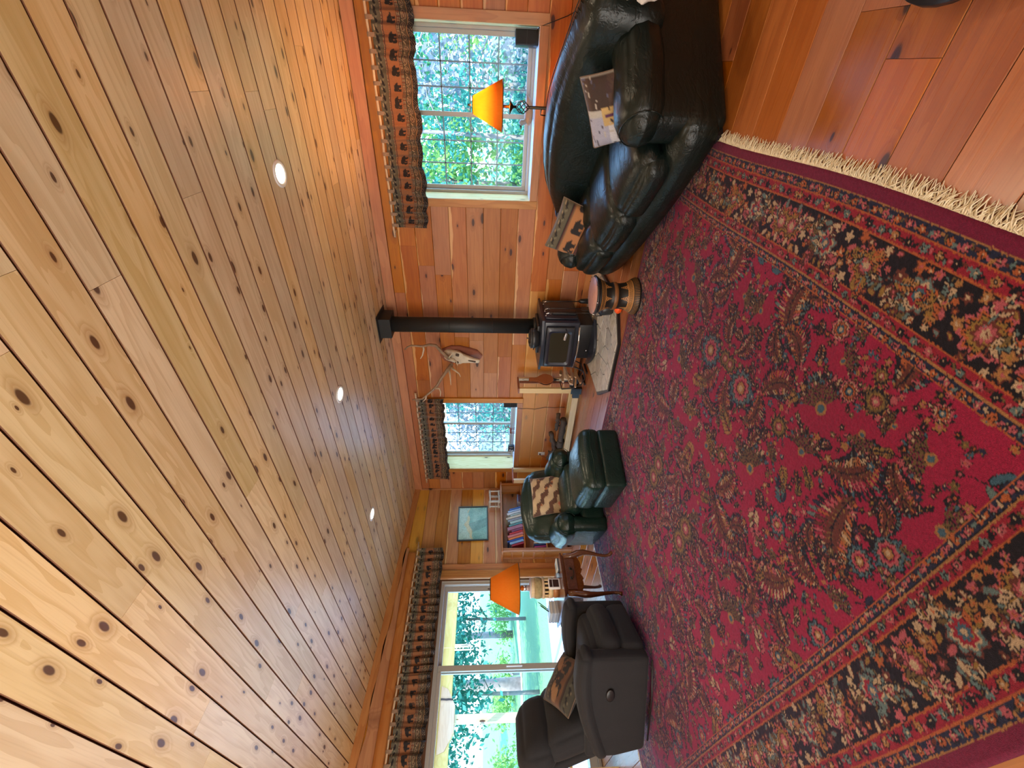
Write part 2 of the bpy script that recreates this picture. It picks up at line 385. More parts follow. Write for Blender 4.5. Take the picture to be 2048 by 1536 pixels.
def shadem():
    t=NT('parchment_lampshade'); P=t.obj(); n=t.noise(t.vmath('MULTIPLY',P,(60,60,12)),1.0,3)
    c=t.mix(n,(.92,.27,.025),(.98,.36,.05)); d=t.n('BsdfDiffuse',i={'Color':c}); tl=t.n('BsdfTranslucent',i={'Color':t.mix(n,(1,.48,.08),(1,.58,.13))})
    mx=t.n('MixShader',i={0:.55,1:d,2:tl}); t.t.links.new(mx.outputs[0],t.out.inputs[0]); return t.m
M_shade=shadem()
def stonem():
    t=NT('hearth_slate'); P=t.obj(); n=t.noise(P,14,5,.65); 
    col=t.ramp(n,[(.3,(.30,.28,.24)),(.5,(.46,.45,.42)),(.7,(.55,.52,.46))]); 
    hs=t.n('HueSaturation',i={'Value':t.math('MULTIPLY_ADD',t.rnd(),.35,.8),'Color':col})
    return t.fin(hs.outputs[0],.3,t.bump(n,.5,.01))
M_stone=stonem()
M_grout=plain('hearth_grout',(.16,.15,.13),.8)
# ------------------------------------------------------------------ the room
RX, RY = 9.3, -8.0                       # room runs x 0..9.3, y 0..-8.0
CS = .05                                 # the ceiling rises away from the stove wall
def cz(y): return 2.77 - CS*y
# boards: local x = length, y = width, z = 0 is the visible face
bcache={}
def board_mesh(L,W,mat,t=.018,c=.004,nm='board'):
    k=(round(L,3),round(W,4),mat.name,t,c)
    if k in bcache: return bcache[k]
    L-=.0015; W-=.0025; h=W/2; pr=[(-h,-t),(-h,-c),(-h+c,0),(h-c,0),(h,-c),(h,-t)]
    vs=[]; 
    for x,cc in ((-L/2,1),(L/2,1)): vs+=[(x,a,b) for a,b in pr]
    n=6; fs=[tuple(range(n)),tuple(reversed(range(n,2*n)))]+[(i,n+i,n+(i+1)%n,(i+1)%n) for i in range(n)]
    mb=MB(); mb.add(vs,fs); m=mesh(nm,mb,mat)
    m.materials.append(M_groove)
    for i in ((2,3,5,6) if mat.name=='ceiling_pine' else (2,6)): m.polygons[i].material_index=1
    bcache[k]=m; return m
ROT={'ceil':Matrix(((1,0,0),(0,-1,0),(0,0,-1))), 'right':Matrix(((1,0,0),(0,0,-1),(0,1,0))), 'left':Matrix(((0,0,1),(1,0,0),(0,1,0))),
     'floor':Matrix.Identity(3),'rightv':Matrix(((0,1,0),(0,0,-1),(-1,0,0)))}
def put_board(name,face,loc,L,W,mat,parent,t=.018,extra=None,c=.004):
    R=ROT[face].to_4x4()
    if extra is not None: R=extra@R
    o=bpy.data.objects.new(name,board_mesh(L,W,mat,t,c,name)); C.objects.link(o); o.parent=parent
    o.rotation_euler=R.to_euler(); o.location=loc; return o
# floor
fb=MB(); fb.box((RX/2,RY/2,-.06),(RX,-RY,.08)); floor=ob('floor',fb,M_gap,kind='structure')
PW=.231; y=-3.395+PW*14+ -0.0
y=-3.395+PW*15
rng=random.Random(3)
while y-PW>RY-.01:
    y1=y; y0=y-PW
    if y1<=.07:
        x=-rng.uniform(0,1.5)
        if abs(y0-(-3.626))<.02: cuts=[0,2.1,6.586,8.6]
        else:
            cuts=[0]; x=rng.uniform(.7,2.6)
            while x<RX-.4: cuts.append(x); x+=rng.uniform(1.9,3.6)
        cuts.append(RX)
        yy1=min(y1,0); 
        for a,b in zip(cuts[:-1],cuts[1:]): put_board('floor_plank','floor',((a+b)/2,(yy1+y0)/2,0),b-a,yy1-y0,M_floor,floor,c=.0025)
    y=y0
# ceiling
th=math.atan(-CS); XR=Matrix.Rotation(th,4,'X')
cb_=MB(); cb_.add([(-.1,.1,cz(.1)+.016),(RX,.1,cz(.1)+.016),(RX,RY,cz(RY)+.016),(-.1,RY,cz(RY)+.016),(-.1,.1,cz(.1)+.25),(RX,.1,cz(.1)+.25),(RX,RY,cz(RY)+.25),(-.1,RY,cz(RY)+.25)],
   [(0,1,2,3),(7,6,5,4),(0,4,5,1),(1,5,6,2),(2,6,7,3),(3,7,4,0)])
ceil=ob('ceiling',cb_,M_gap,kind='structure')
CW=.1735; rng=random.Random(11); k=0
y=-3.431+CW*19.0
y=0.035
while y>RY:
    y0=y-CW; yc=(min(y,0)+y0)/2; cuts=[0]; x=rng.uniform(.6,3.6)
    while x<RX-.5: cuts.append(x); x+=rng.uniform(2.6,4.9)
    cuts.append(RX)
    for a,b in zip(cuts[:-1],cuts[1:]):
        put_board('ceiling_board','ceil',((a+b)/2,yc,cz(yc)),b-a,(min(y,0)-y0)+.001-.0055,M_ceil,ceil,t=.014,extra=XR,c=.0022)
    y=y0; k+=1
# walls --------------------------------------------------------------
TH=.36
WA=(5.27,6.84,.915,2.40); WB=(.60,2.185,.91,2.40)         # openings x0,x1,z0,z1 in the stove wall
DO=(-4.22,-1.80,.0,2.10)                                  # door opening y0,y1,z0,z1
def slab_with_holes(u0,u1,z0,z1,holes,mk):
    us=sorted({u0,u1}|{h[0] for h in holes}|{h[1] for h in holes}); zs=sorted({z0,z1}|{h[2] for h in holes}|{h[3] for h in holes})
    mb=MB()
    for a,b in zip(us[:-1],us[1:]):
        for c,d in zip(zs[:-1],zs[1:]):
            if any(h[0]-1e-6<=a and b<=h[1]+1e-6 and h[2]-1e-6<=c and d<=h[3]+1e-6 for h in holes): continue
            mk(mb,a,b,c,d)
    return mb
wr=slab_with_holes(-.4,RX,-.1,2.95,[WA,WB],lambda m,a,b,c,d:m.box(((a+b)/2,TH/2+.018,(c+d)/2),(b-a,TH,d-c)))
wall_right=ob('wall_right',wr,M_slab,kind='structure')
wl=slab_with_holes(RY,0,-.1,3.25,[DO],lambda m,a,b,c,d:m.box((-.14-.018,(a+b)/2,(c+d)/2),(.28,b-a,d-c)))
wall_left=ob('wall_left',wl,M_slab,kind='structure')
for nm,c,d in (('wall_back',(RX/2,RY-.1,1.6),(RX,.16,3.5)),('wall_near',(RX+.1,RY/2,1.6),(.16,-RY,3.5))):
    mb=MB()
    mb.box(c,d); wb_=ob(nm,mb,M_slab,kind='structure')
    for i in range(14):
        z=.104+.2085*i
        if nm=='wall_back':
            for a,b in ((0,3.1),(3.1,6.2),(6.2,RX)): 
                R4=Matrix.Rotation(PI,4,'Z')@ROT['right'].to_4x4(); o=bpy.data.objects.new('wall_board',board_mesh(b-a,.2085,M_wall,nm='wall_board')); C.objects.link(o); o.parent=wb_; o.rotation_euler=R4.to_euler(); o.location=((a+b)/2,RY-.001,z)
        else:
            for a,b in ((0,-4),(-4,RY)):
                R4=Matrix.Rotation(PI,4,'Z')@ROT['left'].to_4x4(); o=bpy.data.objects.new('wall_board',board_mesh(a-b,.2085,M_wall,nm='wall_board')); C.objects.link(o); o.parent=wb_; o.rotation_euler=R4.to_euler(); o.location=(RX+.001,(a+b)/2,z)
seams=[2.64,2.50]+[2.50-.2085*i for i in range(1,12)]+[.0]
rng=random.Random(5)
def rows(u0,u1,holes,mk,joints):
    for i,(zt,zb) in enumerate(zip(seams[:-1],seams[1:])):
        if zt-zb<.02: continue
        zc=(zt+zb)/2; segs=[(u0,u1)]
        for h in holes:
            if zt>h[2]+.05 and zb<h[3]-.02:
                ns=[]
                for a,b in segs:
                    if h[1]<=a or h[0]>=b: ns.append((a,b)); continue
                    if h[0]>a: ns.append((a,h[0]))
                    if h[1]<b: ns.append((h[1],b))
                segs=ns
        # split rows that overlap an opening partly
        for a,b in segs:
            cuts=[a]+[j for j in joints(i) if a+.25<j<b-.25]+[b]
            for c,d in zip(cuts[:-1],cuts[1:]): mk(c,d,zc,zt-zb)
HA=(WA[0]-.09,WA[1]+.09,WA[2]-.09,WA[3]+.02); HB=(WB[0]-.09,WB[1]+.09,WB[2]-.09,WB[3]+.02)
jr={}
def jw1(i):
    if i not in jr: jr[i]=[rng.uniform(2.6,3.6),rng.uniform(4.2,5.1)] if i%3 else [rng.uniform(2.7,4.9)]
    return jr[i]
jr[1]=[2.62,4.7]; jr[2]=[4.45]; jr[8]=[3.28]
rows(0,RX,[HA,HB],lambda c,d,z,h: put_board('wall_board','right',((c+d)/2,0,z),d-c,h,M_wall,wall_right),jw1)
HD=(DO[0]-.25,DO[1]+.27,-.1,2.68)
seams=[3.13,2.93,2.71]+seams[1:]
def jw2(i): return [rng.uniform(-7,-5)]
rows(RY,0,[HD],lambda c,d,z,h: put_board('wall_board','left',(0,(c+d)/2,z),d-c,h,M_wall2,wall_left),jw2)
# trims: crown boards, corner, door surround
mb=MB(); mb.box((RX/2,-.014,2.703),(RX,.028,.126),ch=.004); ob('trim_1',mb,M_trim,kind='structure')
mb=MB()
mb.add([(0.002,0,cz(0)-.10),(0.002,RY,cz(RY)-.10),(.03,RY,cz(RY)-.10),(.03,0,cz(0)-.10),(0.002,0,cz(0)-.001),(0.002,RY,cz(RY)-.001),(.03,RY,cz(RY)-.001),(.03,0,cz(0)-.001)],[(0,1,2,3),(7,6,5,4),(0,4,5,1),(1,5,6,2),(2,6,7,3),(3,7,4,0)])
ob('trim_2',mb,M_trimy,kind='structure')
mb=MB(); mb.box((.014,-.014,1.33),(.028,.026,2.64),ch=.003); ob('trim_3',mb,M_trimz,kind='structure')
mb=MB(); mb.box((3.0,-.012,.06),(6.0,.02,.12),ch=.004); mb.box((8.0,-.012,.06),(2.6,.02,.12),ch=.004); ob('baseboard_right',mb,M_trim,kind='structure')
# windows of the stove wall -------------------------------------------
def window(nm,W,name_cas):
    x0,x1,z0,z1=W; D=.36
    f=MB(); fr=.035                                    # vinyl frame
    yf=D-.02
    for a,b,c,d in ((x0,x0+fr,z0,z1),(x1-fr,x1,z0,z1),(x0+fr,x1-fr,z0,z0+fr),(x0+fr,x1-fr,z1-fr,z1)):
        f.box(((a+b)/2,yf,(c+d)/2),(b-a,.09,d-c),ch=.006)
    root=ob(nm,f,M_vinyl,kind='structure')
    # jamb boards and sill
    for a in (x0+.001,x1-.001):
        mb=MB(); s=1 if a<(x0+x1)/2 else -1; mb.box((a-s*.009,(yf-.045)/2-.0,(z0+z1)/2),(.02,yf-.045+.02,z1-z0)); ob('jamb_board',mb,M_jamb,root)
    mb=MB(); mb.box(((x0+x1)/2,(yf-.045)/2-.005,z0-.008),(x1-x0+.0,yf-.045+.03,.02),ch=.003); ob('window_sill',mb,M_sill,root)
    mb=MB(); mb.box(((x0+x1)/2,(yf-.045)/2,z1+.008),(x1-x0,yf-.045+.02,.02)); ob('jamb_board',mb,M_jamb,root)
    # casing
    for a,b,c,d,m in ((x0-.09,x0,z0-.09,z1+.09,M_trimz),(x1,x1+.09,z0-.09,z1+.09,M_trimz),(x0,x1,z0-.09,z0,M_trim),(x0,x1,z1,z1+.09,M_trim)):
        mb=MB(); mb.box(((a+b)/2,-.012,(c+d)/2),(b-a-.001,.026,d-c-.001),ch=.004); ob('casing_board',mb,m,root)
    # two sashes; the right one slides in front
    mid=(x0+x1)/2+.02; sw=.045
    for k,(a,b,yy) in enumerate(((x0+fr,mid+.02,yf+.012),(mid-.02,x1-fr,yf-.012))):
        s=MB()
        for p,q,r_,t_ in ((a,a+sw,z0+fr,z1-fr),(b-sw,b,z0+fr,z1-fr),(a+sw,b-sw,z0+fr,z0+fr+sw),(a+sw,b-sw,z1-fr-sw,z1-fr)):
            s.box(((p+q)/2,yy,(r_+t_)/2),(q-p,.022,t_-r_),ch=.004)
        so=ob('sash',s,M_vinyl,root)
        g=MB(); g.box(((a+b)/2,yy,(z0+z1)/2),(b-a-2*sw+.01,.004,z1-z0-2*fr-2*sw+.01)); ob('pane',g,M_glass,so)
        gx0,gx1,gz0,gz1=a+sw,b-sw,z0+fr+sw,z1-fr-sw; gr=[]
        for i in (1,2): xx=gx0+(gx1-gx0)*i/3; gr.append(((xx,yy+.012,(gz0+gz1)/2),(.014,.008,gz1-gz0)))
        nr=4
        for i in range(1,nr+1):
            zz=gz0+(gz1-gz0)*i/(nr+.35); gr.append((((gx0+gx1)/2,yy+.012,zz),(gx1-gx0,.008,.014)))
        for c_,d_ in gr: m_=MB(); m_.box(c_,d_); ob('muntin',m_,M_muntin,so)
    return root
win1=window('window_1',WA,''); win2=window('window_2',WB,'')
# sliding patio door ----------------------------------------------------
y0,y1,_,z1=DO; xd=-.11
f=MB()
for a,b,c,d in ((y0,y0+.055,0,z1),(y1-.05,y1,0,z1),(y0+.055,y1-.05,z1-.05,z1),(y0+.055,y1-.05,0,.04)): f.box((xd,(a+b)/2,(c+d)/2),(.14,b-a,d-c),ch=.006)
f.box((xd+.075,(y0+y1)/2,z1+.02),(.02,y1-y0+.06,.05),ch=.004); f.box((xd+.075,y1+.015,z1/2),(.02,.045,z1),ch=.004)
door=ob('door_1',f,M_vinyl,kind='structure')
ym=-3.0; st=.072
for k,(a,b,xx) in enumerate(((y0+.05,ym+.04,xd+.025),(ym-.045,y1-.05,xd-.03))):
    s=MB()
    for p,q,r_,t_ in ((a,a+st,.04,z1-.05),(b-st,b,.04,z1-.05),(a+st,b-st,.04,.04+.1),(a+st,b-st,z1-.05-.05,z1-.05)): s.box((xx,(p+q)/2,(r_+t_)/2),(.04,q-p,t_-r_),ch=.005)
    so=ob('sliding_panel' if k==0 else 'fixed_panel',s,M_vinyl,door)
    g=MB(); g.box((xx,(a+b)/2,z1/2+.02),(.006,b-a-2*st+.01,z1-.24)); ob('pane',g,M_glass,so)
    if k==0: h=MB(); h.box((xx+.045,b-.036,1.0),(.03,.02,.22),ch=.006); ob('door_handle',h,M_white,so)
# wooden surround of the door: log-faced casing, side board, header beams
mb=MB(); mb.box((.012,-1.595,1.25),(.026,.105,2.5),ch=.004); ob('trim_4',mb,M_trimz,kind='structure')
mb=MB(); mb.box((.03,-1.725,1.25),(.06,.15,2.5),ch=.03); ob('trim_5',mb,M_trimz,kind='structure')
mb=MB(); mb.box((.012,y0-.15,1.25),(.026,.28,2.5),ch=.004); ob('trim_6',mb,M_trimz,kind='structure')
mb=MB(); mb.rb((.03,-2.93,2.615),(.10,3.2,.165),.05,seg=8,lump=.006,ls=1.5); ob('trim_7',mb,M_trimy,kind='structure')
mb=MB(); mb.rb((.02,-2.97,2.335),(.05,2.85,.39),.015,seg=6,lump=.002); ob('trim_8',mb,M_trimy,kind='structure')
# live-edge board between the header and the crown
vs=[];fs=[];n=40
for i in range(n+1):
    yy=-1.25-3.7*i/n; e=.022*math.sin(i*.9)+.018*math.sin(i*.37+1)
    zt=cz(yy)-.10+e*.6; vs+= [(.005,yy,2.69),(.03,yy,2.69),(.03,yy,zt),(.005,yy,zt)]
for i in range(n):
    a=i*4; b=a+4; fs+=[(a+1,a+2,b+2,b+1),(a+2,a+3,b+3,b+2),(a,a+1,b+1,b)]
mb=MB(); mb.add(vs,fs); ob('trim_9',mb,M_trimy,kind='structure')
# downlights -------------------------------------------------------------
M_lens=glow('lit_downlight_lens',(1,.80,.50),9.0)
def downlight(x,y,lab):
    z=cz(y); r=thing('ceiling_light',lab,'light',(x,y,z),group='recessed ceiling lights',rot=(th,0,0))
    mb=MB(); mb.lathe([(.060,-.001),(.066,-.007),(.078,-.009),(.088,-.006),(.090,.0)],32); ob('trim_ring',mb,M_white,r)
    mb=MB(); mb.lathe([(.0,-.0045),(.03,-.0045),(.062,-.0035)],32); ob('lens',mb,M_lens,r)
    light('downlight_beam','SPOT',(x,y,z-.03),(0,0,0),17,(1,.82,.58),spot_size=2.3,spot_blend=.7,shadow_soft_size=.06)
downlight(5.85,-1.89,'lit recessed ceiling light above the sofa, largest in view')
downlight(3.85,-1.885,'lit recessed ceiling light between the other two, in front of the stovepipe')
downlight(1.885,-1.89,'lit recessed ceiling light nearest the room corner and the picture')
light('downlight_beam','SPOT',(7.8,-1.9,2.83),(0,0,0),17,(1,.80,.55),spot_size=2.3,spot_blend=.7,shadow_soft_size=.06)
# ------------------------------------------------------------------ dark green leather sofa
def S(x,z,c=0.0): return x
def arm_fn(q,n): return q
def leather_arm(root, x, side, hz, m, wdt=.30, depth=.92, yc=-.02, th_=.25, pf=None):
    """side panel + rolled top pad with a gathered front cap"""
    b=MB(); b.rb((x,yc,(hz-.10)/2),(wdt-.05,depth,hz-.10),.06,seg=5,puff=(.012,.015,0),lump=.004); ob('arm',b,m,root)
    p=MB(); pl=pf or depth
    def f(q,n):
        q=list(q); q[2]+= .008*math.sin(n[1]*6); return q
    py=yc-depth/2+pl/2-.02
    p.rb((x,py,hz-th_/2),(wdt+.05,pl,th_),th_*.49,seg=9,puff=(.02,.03,.02),lump=.007,ls=5,fn=f); pad=ob('arm_pad',p,m,root)
    c=MB(); fy=py-pl/2+.035
    pts=[(x+math.cos(a)*(wdt/2+.012),fy+.01,hz-th_/2+math.sin(a)*(th_*.46)) for a in [i*PI/12 for i in range(0,25)]]
    c.tube(pts,.004,6); ob('cap_seam',c,m,pad)
SX,SY,SR=5.85,-1.43,math.radians(-46)
sofa=thing('sofa','large dark green leather sofa set diagonally below the big window','sofa',(SX,SY,.0),SR)
def bow(q,n):
    q=list(q)
    if n[1]<0: q[1]+=.10*abs(n[0])**3*(-n[1])
    return q
b=MB(); b.rb((-.04,.05,.155),(2.18,1.16,.27),.11,seg=9,puff=(0,.03,0),lump=.003,fn=bow); ob('base',b,M_leather,sofa)
for a,c in ((-.86,-.30),(.93,-.36),(-.93,.50),(.93,.50)):
    b=MB(); b.box((a,c,.03),(.07,.07,.06),ch=.006); ob('foot',b,M_black,sofa)
leather_arm(sofa,.93,1,.62,M_leather,wdt=.27,depth=.98,yc=.12,th_=.27,pf=1.05)
leather_arm(sofa,-1.0,-1,.64,M_leather,wdt=.22,depth=.86,yc=.07,th_=.24)
for k,(x0,x1) in enumerate(((-1.13,-.385),(-.375,.215),(.225,.80))):
    xc=(x0+x1)/2; cw=x1-x0
    def f(q,n,k=k,xc=xc):
        q=list(q)
        if n[1]<0: q[2]-=.045*(-n[1])**3
        q[1]+=.10*abs((q[0]+xc)/1.1)**3*(1 if n[1]<0 else 0)*(-n[1])
        if k==0: q[2]-=.05*max(0,-n[0])**3
        return q
    yl=.78 if k else .34; yc=-.12 if k else -.36
    s=MB(); s.rb((xc,yc,.385),(cw,yl,.17),.08,seg=10,puff=(.006,.03,.03),lump=.008,ls=4,fn=f); so=ob('seat_cushion',s,M_leather,sofa)
    if k==0: s=MB(); s.rb((-.62,.03,.385),(.47,.48,.17),.08,seg=7,puff=(0,.0,.03),lump=.008,ls=4); ob('seat_corner',s,M_leather,so)
    s=MB(); s.rb((xc,-.455,.31),(cw-.02,.16,.18),.065,seg=8,puff=(.0,.03,.0),lump=.008,ls=5,fn=lambda q,n,xc=xc:[q[0],q[1]+.10*abs((q[0]+xc)/1.1)**3,q[2]]); ob('foot_rest_pad',s,M_leather,so)
    w=MB(); w.tube([(x0+.05+i*(cw-.10)/12,-.538-.012*math.sin(i*PI/12)+.10*abs((x0+.05+i*(cw-.10)/12)/1.1)**3,.345) for i in range(13)],.003,6); ob('stitch_seam',w,M_leather,so)
bh=[(-1.16,.50),(-1.05,.67),(-.9,.76),(-.7,.835),(-.4,.90),(-.1,.935),(.2,.955),(.36,.965),(.55,.95),(.8,.915),(1.0,.89),(1.2,.85),(1.4,.78)]
def top(x):
    return float(np.interp(x,[a for a,b in bh],[b for a,b in bh]))
def f(q,n):
    q=list(q); x=q[0]; zt=top(x)-.03
    if q[2]>0: q[2]=q[2]/.29*(zt-.66+.0)
    q[1]+= (q[2]+.29)*.16
    return q
s=MB(); s.rb((.0,.27,.66),(2.32,.24,.58),.115,seg=16,puff=(.0,.05,.02),lump=.010,ls=3.0,fn=f); so=ob('back_cushion',s,M_leather,sofa)
w=MB(); w.tube([(x,.305+(top(x)-.37)*.16-.02,top(x)-.012) for x in [-.95+i*2.1/40 for i in range(41)]],.0035,6); ob('top_seam',w,M_leather,so)
# wrinkle pleats gathered along the top seam
w=MB()
rp=random.Random(4)
for i in range(70):
    x=-.9+2.0*i/70+rp.uniform(-.008,.008); z=top(x); L=rp.uniform(.03,.075)
    y0_=.305+(z-.37)*.16-.03
    w.tube([(x,y0_,z-.020),(x+.004,y0_-.04,z-.028-L*.3),(x+.008,y0_-.065,z-.04-L)],[.004,.005,.001],5)
ob('pleat',w,M_leather,so,kind='stuff')
s=MB(); s.rb((.05,.55,.42),(2.0,.14,.56),.07,seg=5); ob('back_frame',s,M_leather,sofa)
# ------------------------------------------------------------------ green leather armchair and ottoman
ch=thing('armchair','green leather armchair in the corner by the bookcase, pillow on its seat','armchair',(2.16,-1.90,0),math.radians(70))
b=MB(); b.rb((0,.0,.17),(.92,.86,.28),.06,seg=5,lump=.004); ob('base',b,M_leather2,ch)
for x,sg in ((-.40,-1),(.40,1)): leather_arm(ch,x,sg,.60,M_leather2,wdt=.23,depth=.80,yc=-.03,th_=.26)
s=MB(); s.rb((0,-.16,.375),(.60,.74,.17),.08,seg=8,puff=(0,.05,.03),lump=.010,ls=4); ob('seat_cushion',s,M_leather2,ch)
def f(q,n):
    q=list(q); q[1]+=q[2]*.28; q[2]-=.10*max(0,abs(n[0])-.3)**1.5*(1 if n[2]>0 else 0); return q
s=MB(); s.rb((0,.20,.60),(.92,.24,.58),.11,seg=10,puff=(.02,.06,.05),lump=.012,ls=4,fn=f); bc=ob('back_cushion',s,M_leather2,ch)
for sx_ in (-1,1):
    w=MB(); w.tube([(sx_*(.27+.012*math.sin(t*9)),.075+.28*(z-.6),z) for t,z in [(i/14,.44+.42*i/14) for i in range(15)]],.004,6); ob('stitch_seam',w,M_leather2,bc)
s=MB(); s.rb((0,.36,.42),(.80,.14,.56),.06,seg=4,fn=lambda q,n:[q[0],q[1]+q[2]*.22,q[2]]); ob('back_frame',s,M_leather2,ch)
ot=thing('ottoman','square green leather ottoman with a loose cushion top, before the armchair','ottoman',(3.12,-2.24,.0),math.radians(73))
s=MB(); s.rb((0,0,.135),(.63,.64,.22),.035,seg=6,puff=(.01,.01,0)); ob('base',s,M_leather2,ot)
def f(q,n): q=list(q); q[2]+=.02*(1-n[0]**2)*(1 if n[2]>0 else 0)-.012*max(0,-n[1]); return q
s=MB(); s.rb((0,0,.33),(.66,.66,.20),.065,seg=12,puff=(.012,.012,.03),lump=.008,ls=6,fn=f); so=ob('cushion_top',s,M_leather2,ot)
w=MB(); w.tube([(-.30+.6*i/12,-.345,.335+.006*math.sin(i)) for i in range(13)],.004,6); ob('stitch_seam',w,M_leather2,so)
for a in (-.26,.26):
    for c in (-.26,.26): b=MB(); b.lathe([(.02,.0),(.025,.03)],10,c=(a,c,.0)); ob('glide',b,M_black,ot)
# ------------------------------------------------------------------ charcoal recliner
rc=thing('recliner','charcoal fabric recliner with a release pull on its side, headrest against the view','recliner',(2.19,-3.79,0),math.radians(120))
for x,sg in ((-.34,-1),(.27,1)):
    poly=[(-.43,.055),(.40,.055),(.45,.20),(.47,.50),(.30,.545),(-.25,.56),(-.40,.545),(-.46,.50),(-.46,.40)]
    def ff(q,n): return q
    s=MB(); s.rb((x,.0,.315),(.13,.90,.50),.035,seg=8,puff=(.010,.008,0),fn=lambda q,n:[q[0],q[1]-.035*(n[2]<-.3)*0-(.06*max(0,n[1])*max(0,-n[2])),q[2]]); a=ob('arm',s,M_recl,rc)
    def f(q,n,sg=sg): q=list(q); q[2]+=.02-.10*max(0,n[1]+.4)**1.6-.02*max(0,-n[1])**6; q[0]+=0; return q
    s=MB(); s.rb((x,-.01,.575),(.19,.92,.115),.055,seg=9,puff=(.012,.03,.012),lump=.006,fn=f); ob('arm_pad',s,M_recl,a)
    if sg<0:
        w=MB(); w.lathe([(.0,.0),(.026,.0),(.034,-.004),(.036,-.010),(.030,-.014)],24,M=Matrix.Translation((x-.076,-.14,.385))@Matrix.Rotation(PI/2,4,'Y')@Matrix.Diagonal((1,1.55,1,1))); ob('release_pull',w,M_black,rc)
        w=MB(); w.tube([(x-.066,-.43,.05),(x-.068,-.1,.035),(x-.066,.30,.05)],.008,6); ob('base_rail',w,M_black,rc)
s=MB(); s.rb((-.05,-.42,.355),(.54,.20,.20),.085,seg=7,puff=(.0,.03,.01),lump=.006); fr_=ob('foot_rest_pad',s,M_recl,rc)
s=MB(); s.rb((-.05,-.43,.175),(.54,.13,.20),.055,seg=7,puff=(.0,.02,.0),lump=.005); ob('lower_pad',s,M_recl,fr_)
s=MB(); s.rb((-.04,-.12,.44),(.50,.62,.17),.07,seg=7,puff=(.0,.02,.03),lump=.008); ob('seat_cushion',s,M_recl,rc)
lean=lambda base: (lambda q,n: [q[0],q[1]+(q[2])*.42+base,q[2]])
s=MB(); s.rb((-.05,.42,.67),(.60,.24,.40),.09,seg=9,puff=(.02,.05,.02),lump=.008,fn=lambda q,n:[q[0],q[1]+q[2]*.40,q[2]]); bk=ob('back_cushion',s,M_recl,rc)
s=MB(); s.rb((-.07,.575,.93),(.62,.26,.30),.11,seg=9,puff=(.02,.05,.03),lump=.006,fn=lambda q,n:[q[0],q[1]+q[2]*.30,q[2]]); ob('head_rest',s,M_recl,rc)
s=MB(); s.rb((-.06,.53,.58),(.58,.10,.78),.05,seg=5,fn=lambda q,n:[q[0],q[1]+q[2]*.45,q[2]]); ob('back_shell',s,M_recl,rc)
b=MB(); b.box((0,.0,.05),(.52,.60,.05),ch=.01); ob('base_frame',b,M_black,rc)
# ------------------------------------------------------------------ end table with cabriole legs
tb=thing('end_table','dark cherry end table with curved cabriole legs and one carved drawer','table',(1.97,-2.955,0),0)
X0,X1,Y0,Y1=-.40,.36,-.235,.235; TZ=.60
def ogee(x0,x1,y0,y1,r=.05):
    p=[]
    for cx,cy,a0 in ((x1-r,y1-r,0),(x0+r,y1-r,90),(x0+r,y0+r,180),(x1-r,y0+r,270)):
        for k in range(5): a=math.radians(a0+k*22.5); p.append((cx+r*math.cos(a),cy+r*math.sin(a)))
    return p
s=MB(); s.prism(ogee(X0,X1,Y0,Y1,.03),TZ-.014,TZ); s.prism(ogee(X0+.012,X1-.012,Y0+.012,Y1-.012,.03),TZ-.026,TZ-.014); ob('table_top',s,M_cherry,tb)
def scal(n,w): return [(w*(-.5+i/n), .035*abs(math.sin(i/n*PI*2.0))+ (.02 if .35<i/n<.65 else 0)) for i in range(n+1)]
ax1,ax0,ay0,ay1=X1-.035,X0+.035,Y0+.035,Y1-.035
for nm,Mx,wd in (('front_apron',T(ax1,0,0,rx=PI/2,rz=PI/2),ay1-ay0),('back_apron',T(ax0,0,0,rx=PI/2,rz=PI/2),ay1-ay0),('side_apron',T((ax0+ax1)/2,ay0,0,rx=PI/2),ax1-ax0),('side_apron',T((ax0+ax1)/2,ay1,0,rx=PI/2),ax1-ax0)):
    low=[(x,.42-h) for x,h in scal(24,wd)]; s=MB(); s.prism([(-wd/2,TZ-.026)]+low+[(wd/2,TZ-.026)],-.009,.009,M=Mx); ob(nm,s,M_cherry,tb)
s=MB(); s.box((ax1+.012,0,.505),(.012,.33,.10),ch=.004); dr=ob('drawer',s,M_cherry,tb)
s=MB(); s.tube([(ax1+.02,-.05,.505),(ax1+.035,-.04,.485),(ax1+.04,0,.478),(ax1+.035,.04,.485),(ax1+.02,.05,.505)],.004,8); s.rb((ax1+.02,-.05,.505),(.006,.03,.03),.003,seg=1); s.rb((ax1+.02,.05,.505),(.006,.03,.03),.003,seg=1); ob('handle',s,M_bronze,dr)
for sx_ in (0,1):
    for sy_ in (0,1):
        cx=(ax0,ax1)[sx_]; cy=(ay0,ay1)[sy_]; dx=1 if sx_ else -1; dy=1 if sy_ else -1
        pr=[(.56,0,.030),(.47,.004,.032),(.40,.022,.036),(.34,.030,.030),(.26,.022,.023),(.17,.008,.018),(.09,.000,.015),(.045,.010,.017),(.02,.026,.022),(.016,.032,.016)]
        s=MB(); s.tube([(cx+dx*o,cy+dy*o,z) for z,o,r in pr],[r for z,o,r in pr],12); ob('leg',s,M_cherryz,tb)
